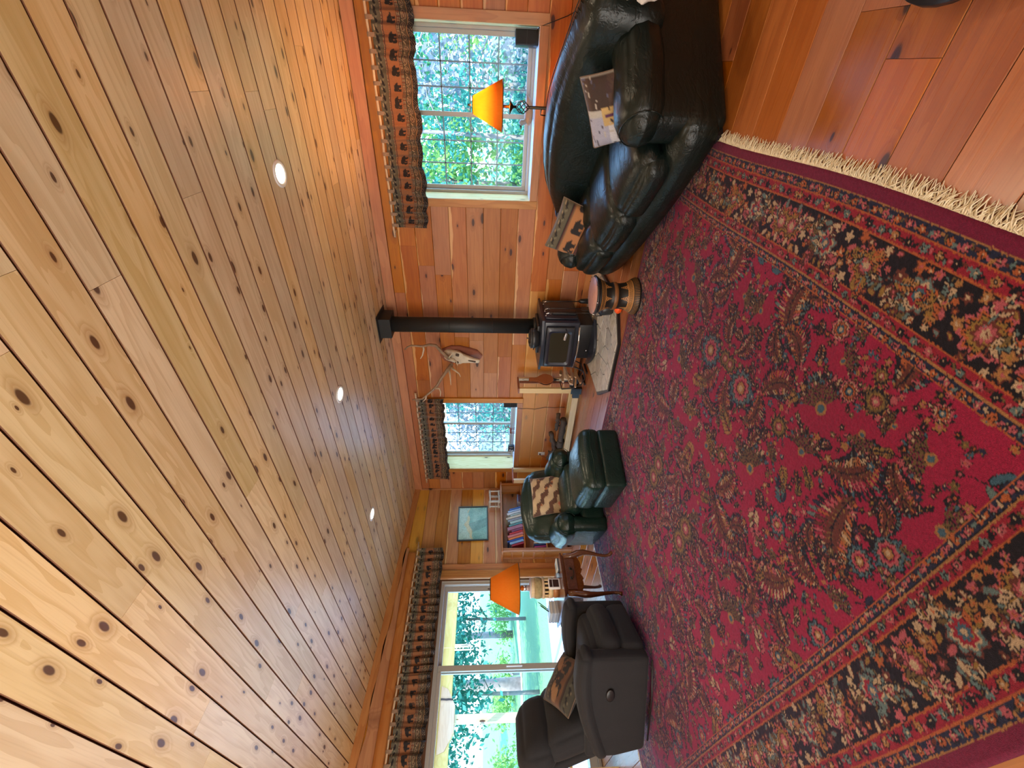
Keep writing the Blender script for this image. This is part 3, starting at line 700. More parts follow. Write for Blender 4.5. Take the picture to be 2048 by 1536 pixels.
# ------------------------------------------------------------------ bookcase
bk=thing('bookcase','open alder bookcase with leaning books, standing in the corner under the picture','bookcase',(0,0,0),0)
BX0,BX1,BY0,BY1=.03,.29,-1.46,-.13
for y in (BY0,BY1):
    s=MB(); s.box(((BX0+BX1)/2,y,.565),(BX1-BX0-.05,.02,1.13)); ob('side_panel',s,M_bkcasez,bk)
    for x in (BX0+.02,BX1-.01): s=MB(); s.box((x,y,.565),(.045,.045,1.13),ch=.004); ob('post',s,M_bkcasez,bk)
    yy=y-.02 if y==BY0 else y+.02
    for z in (.98,.80,.62,.45): s=MB(); s.box(((BX0+BX1)/2,yy,z),(.20,.02,.03),ch=.003); ob('cleat',s,M_bkcase,bk)
s=MB(); s.box(((BX0+BX1)/2,(BY0+BY1)/2,1.14),(BX1-BX0+.05,BY1-BY0+.09,.026),ch=.004); ob('top_board',s,M_trimy,bk)
for z in (.765,.40,.08): s=MB(); s.box(((BX0+BX1)/2,(BY0+BY1)/2,z),(BX1-BX0-.01,BY1-BY0-.024,.022),ch=.003); ob('shelf',s,M_trimy,bk)
s=MB(); s.box((BX0-.005,(BY0+BY1)/2,1.06),(.015,BY1-BY0-.05,.07)); s.box((BX0-.005,(BY0+BY1)/2,.62),(.015,BY1-BY0-.05,.07)); ob('back_rail',s,M_trimy,bk)
bookcols=[('blue',(.05,.14,.42)),('pale blue',(.34,.48,.66)),('white',(.62,.66,.66)),('pale green',(.38,.50,.44)),('cream',(.60,.54,.40)),('grey',(.28,.32,.36)),('mint',(.40,.58,.54)),
  ('teal',(.10,.30,.32)),('mauve',(.40,.18,.26)),('plum',(.22,.06,.13)),('red',(.55,.04,.05)),('pink',(.62,.20,.22)),('orange',(.70,.22,.07)),('deep blue',(.03,.10,.45)),('sky blue',(.22,.42,.70)),('crimson',(.36,.03,.06))]
mbk={}
def bookmat(nm,c):
    if nm not in mbk: mbk[nm]=plain('book_cover_'+nm.replace(' ','_'),c,.5,var=.2,scale=12)
    return mbk[nm]
def book(c,h,w_,t_,loc,rot,lab,grp):
    r=thing('book',lab,'book',loc,group=grp,rot=rot)
    m=bookmat(*c); s=MB()
    s.box((0,-t_/2+.0015,h/2),(w_,.003,h)); s.box((0,t_/2-.0015,h/2),(w_,.003,h)); s.box((w_/2-.0015,0,h/2),(.003,t_,h)); ob('cover',s,m,r)
    s=MB(); s.box((-.003,0,h/2),(w_-.012,t_-.006,h-.008)); ob('page_block',s,M_paper,r)
rb_=random.Random(2); y=-.60; n=0; lean=math.radians(17)
wid=[.022,.026,.03,.024,.034,.03,.036,.028,.045,.03,.026,.032,.03,.022,.034,.026]
step=(1.405-.60)/sum(w_*1.045+.002 for w_ in wid)
y=-.60
for i,c in enumerate(bookcols):
    t_=wid[i]*.98; t_*=1.0; h=[.22,.25,.27,.21,.29,.26,.22,.24,.27,.20,.24,.27,.26,.28,.24,.21][i]
    y-=t_*step/2+.001
    book(c,h,.17,t_*step*.94,(.155,y+.02,.781),(lean,0,0),'%s book leaning on the top shelf of the bookcase'%c[0],'books on the top shelf'); y-=t_*step/2+.001
for i,(c,a,t_) in enumerate(((('dark brown',(.06,.03,.03)),.17,.022),(('maroon',(.10,.02,.03)),.16,.026),(('grey blue',(.25,.30,.42)),.15,.018))):
    z=.777+sum((.022,.026,.018)[:i]); 
    book(c,a,.15,t_,(.16,-.34-a/2+.0+.17-.08,z+t_/2),(PI/2,0,0),'%s book lying in the small flat pile on the top shelf'%c[0],'books in the flat pile')
for i,c in enumerate((('ivory',(.65,.60,.50)),('navy',(.03,.05,.14)),('magenta',(.42,.04,.16)))):
    book(c,.20,.16,.03,(.16,-1.30-.037*i,.411),(math.radians(4),0,0),'%s book standing on the middle shelf behind the armchair'%c[0],'books on the middle shelf')
book(('tan',(.45,.25,.14)),.20,.16,.03,(.16,-.42,.411),(0,0,0),'tan book standing alone at the right of the middle shelf','books on the middle shelf')
# birch lantern frame on the bookcase
ln=thing('birch_lantern','little white birch-stick lantern frame on top of the bookcase','lantern',(.15,-.355,1.153))
M_birch=plain('birch_bark',(.66,.62,.55),.7,var=.4,scale=35,bump=.5)
for a in (-.07,.07):
    for b_ in (-.12,.12): s=MB(); s.tube([(a,b_,0),(a*.98,b_,.20)],.013,8); ob('stick_post',s,M_birch,ln)
s=MB()
for z in (.02,.185):
    for a in (-.07,.07): s.tube([(a,-.145,z),(a,.145,z)],.011,8)
    for b_ in (-.12,.12): s.tube([(-.09,b_,z+.015),(.09,b_,z+.015)],.010,8)
s.tube([(.0,-.04,.02),(.0,-.04,.18)],.010,8); s.tube([(.0,.04,.02),(.0,.04,.18)],.010,8)
ob('stick_rail',s,M_birch,ln)
# ------------------------------------------------------------------ framed picture
pc=thing('framed_picture','dark framed seascape with a pale sky hanging on the board wall beside the door','picture',(.005,-.772,1.643),rot=(math.radians(1.2),0,0))
pw,ph=.70,.54
for c,d in (((.012,0,ph/2-.011),(.026,pw,.022)),((.012,0,-ph/2+.011),(.026,pw,.022)),((.012,pw/2-.011,0),(.026,.022,ph-.044)),((.012,-pw/2+.011,0),(.026,.022,ph-.044))):
    s=MB(); s.box(c,d,ch=.005); ob('frame_bar',s,plain('frame_charcoal',(.025,.035,.04),.3) if 'fc' not in globals() else fc,pc); fc=bpy.data.materials['frame_charcoal']
cv=Canvas(pw-.04,ph-.04,.004,(.30,.62,.56))
U,V=np.meshgrid(np.arange(cv.nx)/cv.nx,np.arange(cv.ny)/cv.ny)     # u to the right (towards +y), v up
rn=np.random.RandomState(1)
def vnoise(U,V,f,seed):
    r=np.random.RandomState(seed).rand(64,64); x=U*f;y=V*f; i=x.astype(int)%63;j=y.astype(int)%63; a=x%1;b=y%1; a=a*a*(3-2*a);b=b*b*(3-2*b)
    return (r[j,i]*(1-a)+r[j,i+1]*a)*(1-b)+(r[j+1,i]*(1-a)+r[j+1,i+1]*a)*b
n1=vnoise(U,V,5,3)*.6+vnoise(U,V,13,4)*.4
sky=np.stack([.36+.25*n1,.66+.15*n1,.60+.12*n1],-1); sea=np.stack([.14+.22*n1,.40+.26*n1,.36+.22*n1],-1)
hor=.56+.10*np.sin((U-.25)*3.2)+.03*np.sin(U*17)
img=np.where((V>hor)[...,None],sky,sea)
ridge=.60+.28*(1-U)+.05*np.sin(U*11)-.30*np.abs(U-.5)
m=(V>hor-.02)&(V<hor+.16*np.clip(1-abs(U-.38)/.34,0,1)**.6+.02*np.sin(U*30)); img[m]=np.stack([.62+.1*n1,.60+.1*n1,.32+.1*n1],-1)[m]
img*=np.where(((V<hor)&(abs(U-.35-.3*(hor-V))<.13))[...,None],.72,1)
cv.a=img.astype(np.float32)
Xg,Yg=np.meshgrid(np.linspace(-pw/2+.02,pw/2-.02,150),np.linspace(-ph/2+.02,ph/2-.02,120))
me=grid_mesh('canvas',np.full_like(Xg,.010),Xg,Yg,painted('picture_print',.25,60,.02,0)); paint(me,sample(cv,(Xg+pw/2-.02).ravel(),(Yg+ph/2-.02).ravel()))
ob('canvas',me,None,pc)
# ------------------------------------------------------------------ the rug
RGX0,RGX1,RGY0,RGY1=1.67,6.225,-4.965,-1.58
pal=dict(f=(.30,.010,.048),fr=(.27,.014,.03),k=(.008,.007,.010),nv=(.015,.02,.05),tl=(.045,.11,.16),tg=(.11,.17,.17),bl=(.05,.10,.25),ol=(.13,.085,.03),tn=(.34,.16,.055),og=(.38,.10,.03),pk=(.40,.09,.11),cr=(.46,.33,.21),bg=(.16,.01,.04),br=(.12,.03,.02),gd=(.26,.15,.035))
hw,hh=(RGX1-RGX0)/2,(RGY1-RGY0)/2
Q=Canvas(hw,hh,.0024,pal['f'])              # one quarter: (0,0) is the rug corner, (hw,hh) its centre
rg=random.Random(21)
P=pal
def smallflower(x,y,r,c1=None,c2=None,out='k'):
    c1=c1 or rg.choice(['k','k','nv','tl','k','pk','tn','ol']); c2=c2 or rg.choice(['og','cr','pk','gd','cr'])
    Q.flower(x,y,r,5,[(1.22,P['br'] if c1 in('k','nv') else P[out]),(1.0,P[c1]),(.36,P[c2])],rg.random()*6,.30)
def leafspray(x,y,a,L,n,cs,w=.011,bend=.8,stem='k'):
    pts=[];X,Y=x,y
    for i in range(n+1):
        pts.append((X,Y)); X+=math.cos(a)*L/n; Y+=math.sin(a)*L/n; a+=bend/n
        if i>0:
            for sg in (-1,1):
                b=a+sg*.75; q=w*(1.15-.6*i/n); c=P[rg.choice(cs)]
                Q.ell(X+math.cos(b)*q*1.5,Y+math.sin(b)*q*1.5,q*1.15,q*.42,b,c,P['k'],.0022)
    Q.line(pts,.004,P[stem])
    return X,Y
def rosette(x,y,R,kind=0):
    n=rg.choice((8,10,12))
    sets=[[(1.12,'k'),(1.0,'tl'),(.86,'tg'),(.74,'k'),(.68,'pk'),(.5,'f'),(.40,'k'),(.34,'tn'),(.18,'cr')],
          [(1.12,'k'),(1.0,'pk'),(.82,'cr'),(.74,'br'),(.60,'og'),(.45,'k'),(.36,'tl'),(.18,'cr')],
          [(1.1,'tn'),(1.0,'k'),(.84,'ol'),(.62,'gd'),(.5,'br'),(.34,'pk'),(.16,'cr')]]
    Q.flower(x,y,R,n,[(f,P[c]) for f,c in sets[kind%3]],rg.random(),.10)
    Q.rays(x,y,R*.70,R*.97,n*2,P['k'],rg.random(),duty=.22)
    for i in range(n):
        t=i*2*PI/n; Q.ell(x+math.cos(t)*R*1.22,y+math.sin(t)*R*1.22,R*.15,R*.07,t,P[rg.choice(('k','tl','ol','br'))],P['k'],.002)
def palmette(x,y,R,a,cs=('ol','br'),rim=('k','tl','pk','cr')):
    """a fan of wavy rays with a rim of small blossoms"""
    q=Q.win(x,y,R*1.25)
    A,X,Y=q; rho=np.hypot(X,Y); ph=(np.arctan2(Y,X)-a+PI)%(2*PI)-PI; lim=R*(.95+.05*np.cos(9*ph))
    m=(rho<lim)&(abs(ph)<1.25); A[m]=P[cs[1]]
    st=((ph+.03*np.sin(rho*190))*11)%1<.45; A[m&st]=P[cs[0]]; st2=((ph+.03*np.sin(rho*190))*11)%1>.72; A[m&st2]=P['k']
    A[(rho<R*.2)]=P['tn']; A[(rho<R*.12)]=P['tl']
    n=int(R*95)
    for i in range(n):
        t=a-1.25+2.5*i/(n-1); c=rg.choice(rim)
        Q.ell(x+math.cos(t)*R*.93,y+math.sin(t)*R*.93,R*.105,R*.062,t,P[rim[i%4]],P['k'],.003)
        Q.ell(x+math.cos(t)*R*1.0,y+math.sin(t)*R*1.0,R*.03,R*.03,t,P['pk'])
        Q.ell(x+math.cos(t)*R*.72,y+math.sin(t)*R*.72,R*.06,R*.035,t,P[rim[(i+1)%4]],P['k'],.002)
def paisley(x,y,R,a,sg=1):
    """curled plume with fringed leaves"""
    X,Y=x,y; aa=a; n=22; pts=[]
    for i in range(n):
        t=i/n; w=R*(.40*math.sin(PI*min(1,t*1.15+.08))+.04)
        pts.append((X,Y,w,aa)); X+=math.cos(aa)*R*.085; Y+=math.sin(aa)*R*.085; aa+=sg*(.045+.16*t)
    for X,Y,w,aa in pts:
        for s2,c in ((1,'tl'),(-1,'k')):
            b=aa+s2*1.25; Q.ell(X+math.cos(b)*w,Y+math.sin(b)*w,w*.36,R*.032,b,P[rg.choice((c,'k','tg','nv','k'))],P['k'],.0025)
            Q.ell(X+math.cos(b)*w*.62,Y+math.sin(b)*w*.62,w*.30,R*.026,b,P[rg.choice(('pk','og','br','tn','cr'))],P['k'],.0022)
    for X,Y,w,aa in pts:
        Q.ell(X,Y,R*.05,w*.42,aa,P['br'])
        for s2 in (1,-1):
            b=aa+s2*1.0; Q.ell(X+math.cos(b)*w*.22,Y+math.sin(b)*w*.22,w*.24,R*.012,b,P[rg.choice(('ol','gd','k'))])
    Q.line([(p[0],p[1]) for p in pts],.006,P['k'])
# field: scroll skeleton of large motifs on a loose lattice, then fillers
B=.400
big=[]
def free(x,y,r):
    for a,b,c in big:
        if (x-a)**2+(y-b)**2<(.86*(r+c))**2: return False
    big.append((x,y,r)); return True
# centred stem of leaves
for (x,y,r,k) in ((.62,.60,.10,'pa'),(.78,1.02,.15,'pm'),(1.10,.72,.14,'py'),(1.33,1.18,.15,'pm'),(1.62,.70,.12,'py'),(1.82,1.20,.14,'py'),(2.12,.78,.14,'pm'),(2.2,1.40,.13,'ro'),(.55,1.45,.12,'py'),(1.05,1.50,.12,'ro'),(1.55,1.56,.12,'pm'),(.98,.50,.07,'ro'),(1.86,.50,.07,'ro'),(1.38,.88,.06,'ro'),(.60,.85,.06,'ro')):
    free(x,y,r*.82); a=rg.random()*6.28
    if k in('pm','pa'): palmette(x,y,r,a,rg.choice((('ol','br'),('gd','br'),('ol','bg'))))
    elif k=='py': paisley(x-math.cos(a)*r*1.1,y-math.sin(a)*r*1.1,r*1.75,a,rg.choice((-1,1)))
    else: rosette(x,y,r*.8,rg.randrange(3))
for _ in range(4000):
    x=rg.uniform(B,hw); y=rg.uniform(B,hh); r=rg.choice((.11,.095,.08) if _<1400 else (.07,.06,.05) if _<2600 else (.042,.034,.03))
    if not free(x,y,r): continue
    k=rg.random()
    if k<.14: rosette(x,y,min(r,.06)*.85,rg.randrange(3))
    elif k<.36: palmette(x,y,r*.95,rg.random()*6.28,rg.choice((('ol','br'),('ol','bg'))))
    elif k<.72:
        a=rg.random()*6.28; paisley(x-math.cos(a)*r*.9,y-math.sin(a)*r*.9,r*1.5,a,rg.choice((-1,1)))
    else:
        a=rg.random()*6.28; leafspray(x-math.cos(a)*r*.9,y-math.sin(a)*r*.9,a,r*2.0,8,rg.choice((['tn','ol','gd'],['tl','tg','nv'],['pk','cr','ol'])),w=r*.24,bend=rg.uniform(-1.2,1.2))
for _ in range(9000):
    x=rg.uniform(B,hw); y=rg.uniform(B,hh); r=rg.choice((.016,.013,.011,.018))
    if free(x,y,r*.95): smallflower(x,y,r*.8)
# borders -----------------------------------------------------------------
def band(d0,d1,col):
    i0,i1=int(round(d0/Q.r)),int(round(d1/Q.r)); j0,j1=i0,i1
    Q.a[j0:j1,i0:]=col; Q.a[j0:,i0:i1]=col
W=[0,.050,.056,.092,.098,.141,.148,.335,.342,.384,.390,.394]
seq=[('bg'),('tn'),('nv'),('og'),('fr'),('og'),('k'),('og'),('fr'),('tn'),('k')]
def strip(d0,d1,fn):
    """fn(s) draws at position (s along, centre across) for both legs of the border"""
    c=(d0+d1)/2
    fn(c)
for a,b,c in zip(W[:-1],W[1:],seq): band(a,b,P[c])
band(.394,.422,P['nv']); band(.422,.427,P['og'])
def run(c,step,draw,s0=None):
    s=s0 or c
    i=0
    while s<hw: draw(s,c,0,i); s+=step; i+=1
    s=(s0 or c)+0; i=0
    while s<hh: draw(c,s,1,i); s+=step; i+=1
def d_small(cols,r):
    def d(x,y,leg,i): Q.flower(x,y,r,5,[(1.2,P['k']),(1.0,P[cols[i%len(cols)]]),(.4,P['k']),(.25,P['cr'])],i,.2)
    return d
def d_vine(cols,amp,w):
    def d(x,y,leg,i):
        o=amp*math.sin(i*.9)
        if leg: x+=o
        else: y+=o
        Q.ell(x,y,w*1.7,w*.8,i*1.3,P[cols[i%len(cols)]],P['k'] if i%3 else None,.002)
    return d
run(.074,.017,d_vine(['pk','tg','br','ol','tn'],.007,.0065)); run(.074,.052,d_small(['pk','og'],.012))
run(.120,.019,d_vine(['br','k','pk','tg'],.008,.006)); run(.120,.060,d_small(['tg','k','tn'],.013))
run(.363,.019,d_vine(['k','br','pk','ol'],.007,.006)); run(.363,.056,d_small(['tg','k','pk'],.012))
run(.408,.016,d_vine(['pk','tg','og','cr'],.005,.006)); run(.408,.05,d_small(['pk','og'],.010))
c=.2415
def big_border(x,y,leg,i):
    if i%2==0:
        Q.flower(x,y,.070,10,[(1.12,P['k']),(1.0,P['pk']),(.86,P['og']),(.72,P['k']),(.66,P['gd']),(.50,P['br']),(.36,P['pk']),(.2,P['cr'])],i,.13)
        Q.rays(x,y,.045,.066,14,P['k'],i,duty=.25)
    else:
        a=rg.random()*6
        Q.flower(x,y,.052,8,[(1.1,P['br']),(1.0,P['tg']),(.8,P['cr']),(.66,P['fr']),(.4,P['tl']),(.2,P['cr'])],i,.14)
run(c,.235,big_border)
def sprays(x,y,leg,i):
    for k in range(3):
        a=rg.random()*6.28; ox=rg.uniform(-.03,.03); oy=rg.uniform(-.03,.03)
        leafspray(x+ox,y+oy,a,.085,6,rg.choice((['tn','gd','og'],['pk','cr','br'],['tg','cr','ol'])),w=.014,bend=rg.uniform(-2,2),stem=rg.choice(('gd','tg','br')))
run(c,.1175,sprays,c+.1175)
bb=[]
for leg in (0,1):
    L=hw if leg==0 else hh
    for _ in range(1500):
        s=rg.uniform(.15,L); d=rg.uniform(.160,.324); x,y=(s,d) if leg==0 else (d,s)
        if leg==0 and s<.15: continue
        r=rg.choice((.012,.016,.02))
        near=((s-c+.1175)%.235)-.1175
        if abs(near)<.075 and abs(d-c)<.07: continue
        if any(math.hypot(x-a,y-b)<r+q+.002 for a,b,q in bb): continue
        bb.append((x,y,r)); 
        if rg.random()<.6: smallflower(x,y,r*.85,rg.choice(('pk','og','tn','br','cr')),None,rg.choice(('br','k','k')))
        else: Q.ell(x,y,r,r*.45,rg.random()*3,P[rg.choice(('tg','cr','gd','pk'))],P['br'],.003)
def axis(a0,a1,near,far,d0,d1,rev=False):
    """spacing grows with distance from the camera side"""
    out=[a0]; 
    while out[-1]<a1:
        t=(out[-1]-a0)/(a1-a0); out.append(out[-1]+d0+(d1-d0)*t)
    out[-1]=a1; return np.array(out)
ys=axis(RGY0,RGY1,0,0,.0036,.0078); xs_=-axis(-RGX1,-RGX0,0,0,.0042,.0082)[::-1]
X,Y=np.meshgrid(xs_,ys)
U=np.minimum(X-RGX0,RGX1-X); V=np.minimum(Y-RGY0,RGY1-Y)
rn=np.random.RandomState(5)
Ud=U+rn.normal(0,.0011,U.shape); Vd=V+rn.normal(0,.0011,V.shape)
col=sample(Q,np.clip(Ud,0,hw),np.clip(Vd,0,hh))
ed=np.minimum(np.minimum(U,V)/.012,1); Z=.003+.013*np.sqrt(np.clip(ed,0,1))+rn.uniform(-.0007,.0007,X.shape)
# gentle waviness of the near hem
Xw=X+np.where(X>4.5,.012*np.sin(Y*3.1)*((X-4.5)/1.7)**2,0)-.0*Y; Yw=Y+.012*np.sin(X*2.3)*np.clip((-4.2-Y)/.7,0,1)
v_=1+.0*col; col=np.clip(col*rn.uniform(.82,1.18,col.shape[:2])[...,None],0,1)
# abrash: slow change of the dye along the length
col*= (1+.10*np.sin(X*2.1)+.06*np.sin(X*5.3+1))[...,None]
def rugmat():
    t=NT('wool_pile'); a=t.n('VertexColor',layer_name='weave').outputs[0]; P_=t.obj(); n=t.noise(P_,420,2,.7); n2=t.noise(P_,6,3)
    col=t.mix(t.n('MapRange',i={0:n,1:.35,2:.7}).outputs[0],t.vmath('MULTIPLY',a,(.55,.55,.55)),a)
    nm=t.bump(t.math('ADD',n,t.math('MULTIPLY',n2,1.5)),.6,.004)
    return t.fin(col,.78,nm,Sheen_Weight=.2,Sheen_Roughness=.35,Sheen_Tint=(.75,.6,1.0,1),Specular_IOR_Level=.18)
me=grid_mesh('pile',Xw,Yw,Z,rugmat()); paint(me,col.reshape(-1,3))
rug=thing('area_rug','large crimson wool rug with a dense floral field and wide black flowered border','rug',(0,0,0))
ob('pile',me,None,rug)
s=MB(); s.box(((RGX0+RGX1)/2,(RGY0+RGY1)/2,.003),(RGX1-RGX0-.01,RGY1-RGY0-.01,.005)); ob('backing',s,plain('rug_backing',(.2,.05,.05),.9),rug)
# fringes at both ends
M_fringe=plain('cotton_fringe',(.70,.63,.47),.9,var=.25,scale=60)
for sgn,xe in ((1,RGX1),(-1,RGX0)):
    s=MB(); r_=random.Random(8); y=RGY0+.01
    while y<RGY1-.01:
        L=r_.uniform(.035,.062); a=r_.gauss(0,.55); x0_=xe-sgn*.004+(.012*math.sin(y*3.1) if sgn>0 else 0)
        h=r_.uniform(.004,.016); p0=(x0_,y,.009); p1=(x0_+sgn*L*.5*math.cos(a),y+L*.5*math.sin(a),h); a2=a+r_.gauss(0,.5); p2=(p1[0]+sgn*L*.6*math.cos(a2),p1[1]+L*.6*math.sin(a2),.003)
        s.tube([p0,p1,p2],[.0026,.0024,.0012],4,cap=False); y+=r_.uniform(.0016,.0034)
    ob('fringe',s,M_fringe,rug,kind='stuff')
# ------------------------------------------------------------------ bear-patterned valances
M_weave=painted('lodge_weave',.9,260,.4)
def bear_canvas(L,H,period=.155,seed=0,gold=False):
    """v=0 at the bottom hem, v=H at the top"""
    r=random.Random(seed); ol=(.085,.068,.042); dk=(.012,.008,.009); rust=(.32,.125,.048); tan=(.36,.27,.16); wine=(.12,.025,.02)
    if gold: rust=(.46,.19,.07); ol=(.20,.12,.06)
    c=Canvas(L,H,.0028,ol); h=lambda f:f*H
    # top band: pale leaf/canoe shapes
    c.rect(0,h(.78),L,H,(.115,.10,.065)); x=0
    while x<L:
        c.ell(x,h(.89),.035,.012,.3,dk); c.ell(x+.045,h(.87),.02,.008,-.5,(.20,.18,.12)); c.ell(x+.02,h(.94),.02,.006,.1,tan); x+=.085
    def rope(f,wd=.006):
        c.rect(0,h(f)-wd,L,h(f)+wd,wine); x=0
        while x<L: c.ell(x,h(f),.0045,.0045,0,tan if int(x*100)%3 else rust); x+=.0105
        c.rect(0,h(f)-wd-.002,L,h(f)-wd,dk); c.rect(0,h(f)+wd,L,h(f)+wd+.002,dk)
    rope(.755)
    c.rect(0,h(.40),L,h(.72),rust); x=period*.5
    while x<L+.1: bear(c,x,h(.565),H*.27,dk); x+=period
    rope(.385); rope(.34,.004)
    c.rect(0,h(.155),L,h(.32),(.08,.055,.03)); x=.03
    while x<L:
        c.ell(x,h(.24),.038,.020,0,tan); c.ell(x,h(.24),.033,.016,0,(.10,.05,.03)); c.ell(x,h(.24),.018,.008,.3,(.28,.20,.11)); c.ell(x+.055,h(.265),.012,.005,.9,tan); x+=.105
    c.rect(0,h(.140),L,h(.152),(.42,.22,.08)); c.rect(0,0,L,h(.138),dk if not gold else (.07,.03,.02))
    X,Y=np.meshgrid(np.arange(c.nx)*c.r,np.arange(c.ny)*c.r); m=((np.abs(((X+Y)/.022)%1-.5)<.045)|(np.abs(((X-Y)/.022)%1-.5)<.045))&(Y<h(.135)); c.a[m]=(.26,.20,.14)
    return c
def valance(name_lab,rod_lab,face,s0,s1,zr,zb,off,n=None,tabs=.125,amp=.018,seed=0,grp='bear valances'):
    """face 'right': s is world x, hangs before the stove wall; 'left': s is world y"""
    L=s1-s0; H=zr-.035-zb; full=1.28; cv=bear_canvas(L*full,H,.165,seed)
    nx=int(L/.0042); ny=int(H/.0045); s=np.linspace(0,L,nx); v=np.linspace(0,H,ny); S,Vv=np.meshgrid(s,v)
    r=np.random.RandomState(seed+3); k=2*PI/(tabs*1.02)
    ph=np.cumsum(1+.28*np.sin(s*3.1+seed)+.22*np.sin(s*7.7+1))*(s[1]-s[0]); PHc=k*ph
    PHc=PHc[None,:]+.5*np.sin(Vv*6+S*5)
    A=amp*(.55+.75*(1-Vv/H))
    D=A*np.sin(PHc)+.35*A*np.sin(2.3*PHc+1)+.006*np.sin(Vv*40+S*20)*.4
    dn=.012*np.sin(PHc*.5+1)*(1-Vv/H)+.010*np.sin(S*9+seed)*(1-Vv/H)**2
    cloth=np.clip((S*full)+.012*np.cos(PHc),0,L*full)
    col=sample(cv,cloth.ravel(),Vv.ravel())
    Zw=zb+Vv+dn; 
    if face=='right': X,Y,Z=s0+S,-(off+D),Zw
    else: X,Y,Z=off+D,s1-S,Zw
    me=grid_mesh('cloth_panel',X,Y,Z,M_weave); paint(me,col)
    root=thing('valance',name_lab,'curtain',(0,0,0),group=None)
    ob('cloth_panel',me,None,root)
    m=MB(); n_=int(L/tabs)
    for i in range(n_+1):
        c_=s0+.025+i*(L-.05)/n_; w=.034; t=MB()
        pts=[(-.018,-.055),(-.020,-.01),(-.012,.014),(0,.019),(.012,.014),(.020,-.01),(.018,-.055)]
        vs=[];fs=[]
        for j,(a,b) in enumerate(pts):
            for q in (-w/2,w/2):
                vs.append((c_+q,-(off-.003)+a,zr+b) if face=='right' else ((off-.003)+a,c_+q,zr+b))
        for j in range(len(pts)-1): fs.append((2*j,2*j+1,2*j+3,2*j+2))
        t.add(vs,fs,None,True); ob('tab',t,M_tab,root)
    rd=MB(); a,b=s0-.12,s1+.12
    pts=[(a+(b-a)*i/20,-(off-.003),zr+.004*math.sin(i*1.3)) if face=='right' else (off-.003,a+(b-a)*i/20,zr+.004*math.sin(i*1.3)) for i in range(21)]
    rd.tube(pts,[.0125+.001*math.sin(i*2.1) for i in range(21)],10)
    rt_=thing('curtain_rod',rod_lab,'rod',(0,0,0)); ob('pole',rd,M_rod,rt_)
    for e in (a+.06,(b-.06)):
        q=MB(); q.box((e,-(off-.003)/2,zr-.004),(.025,off,.02),ch=.003) if face=='right' else q.box(((off-.003)/2,e,zr-.004),(off,.025,.02),ch=.003)
        ob('bracket',q,M_rod,rt_)
M_rod=plain('peeled_stick',(.62,.45,.28),.55,var=.25,scale=25)
M_tab=plain('tab_cloth',(.30,.20,.13),.9,var=.3,scale=50)
valance('brown bear-patterned tab valance over the big window','peeled stick curtain rod over the big window','right',4.95,7.35,2.52,2.105,.075,seed=1)
valance('brown bear-patterned tab valance over the small window, partly behind an antler','peeled stick curtain rod over the small window','right',.40,2.30,2.52,2.095,.075,seed=2)
valance('long brown bear-patterned tab valance over the sliding patio door','peeled stick curtain rod over the patio door','left',-4.55,-1.325,2.528,2.105,.135,seed=3,amp=.022)
# ------------------------------------------------------------------ throw pillows
def pillow(lab,parent_frame,loc,size,thick,rot,cvs,grp=None,mat=None,tassel=False):
    M0=parent_frame@T(*loc)@rot
    W_,H_=size; n=44; u=np.linspace(-1,1,n); U,V=np.meshgrid(u,u)
    pin=1-.055*(1-U**2)*np.abs(V)**3; pin2=1-.055*(1-V**2)*np.abs(U)**3
    X=U*W_/2*pin2; Y=V*H_/2*pin
    h=thick/2*(np.clip(1-U**4,0,1)*np.clip(1-V**4,0,1))**.55+.006*np.sin(U*7+V*3)*(1-U**2)*(1-V**2)
    Xa=np.concatenate([X,X[:, ::-1]],0)
    root=thing('throw_pillow',lab,'pillow',(0,0,0)); root.matrix_world=M0; root['label']=lab
    col=sample(cvs,((U+1)/2*cvs.w).ravel(),((V+1)/2*cvs.h).ravel())
    me=grid_mesh('front_panel',X,Y,h,mat or M_weave2); paint(me,col); ob('front_panel',me,None,root)
    me=grid_mesh('back_panel',X[:,::-1],Y,-h,mat or M_weave2); paint(me,col[::-1]); ob('back_panel',me,None,root)
    e=MB(); pts=[]
    for a in range(n): pts.append((X[0,a],Y[0,a],h[0,a]))
    for a in range(1,n): pts.append((X[a,-1],Y[a,-1],h[a,-1]))
    for a in range(n-2,-1,-1): pts.append((X[-1,a],Y[-1,a],h[-1,a]))
    for a in range(n-2,0,-1): pts.append((X[a,0],Y[a,0],h[a,0]))
    pts.append(pts[0]); e.tube(pts[::2]+[pts[0]],.005,6,cap=False); ob('piping',e,M_cord,root)
    return root
M_weave2=painted('pillow_weave',.8,300,.35)
M_cord=plain('pillow_cord',(.16,.11,.08),.8)
FS=Matrix.Translation((SX,SY,0))@Matrix.Rotation(SR,4,'Z')
FC=Matrix.Translation((2.16,-1.90,0))@Matrix.Rotation(math.radians(70),4,'Z')
FR=Matrix.Translation((2.19,-3.79,0))@Matrix.Rotation(math.radians(120),4,'Z')
UPR=Matrix.Rotation(PI/2,4,'X')      # pillow plane upright, front towards local -y
bc1=bear_canvas(.46,.46,.19,7,True)
pillow('rust bear-patterned pillow leaning on the far arm of the green sofa',FS,(-.73,-.15,.51),(.54,.50),.15,Matrix.Rotation(math.radians(36),4,'Z')@Matrix.Rotation(math.radians(-16),4,'X')@UPR@Matrix.Rotation(math.radians(-14),4,'Z'),bc1)
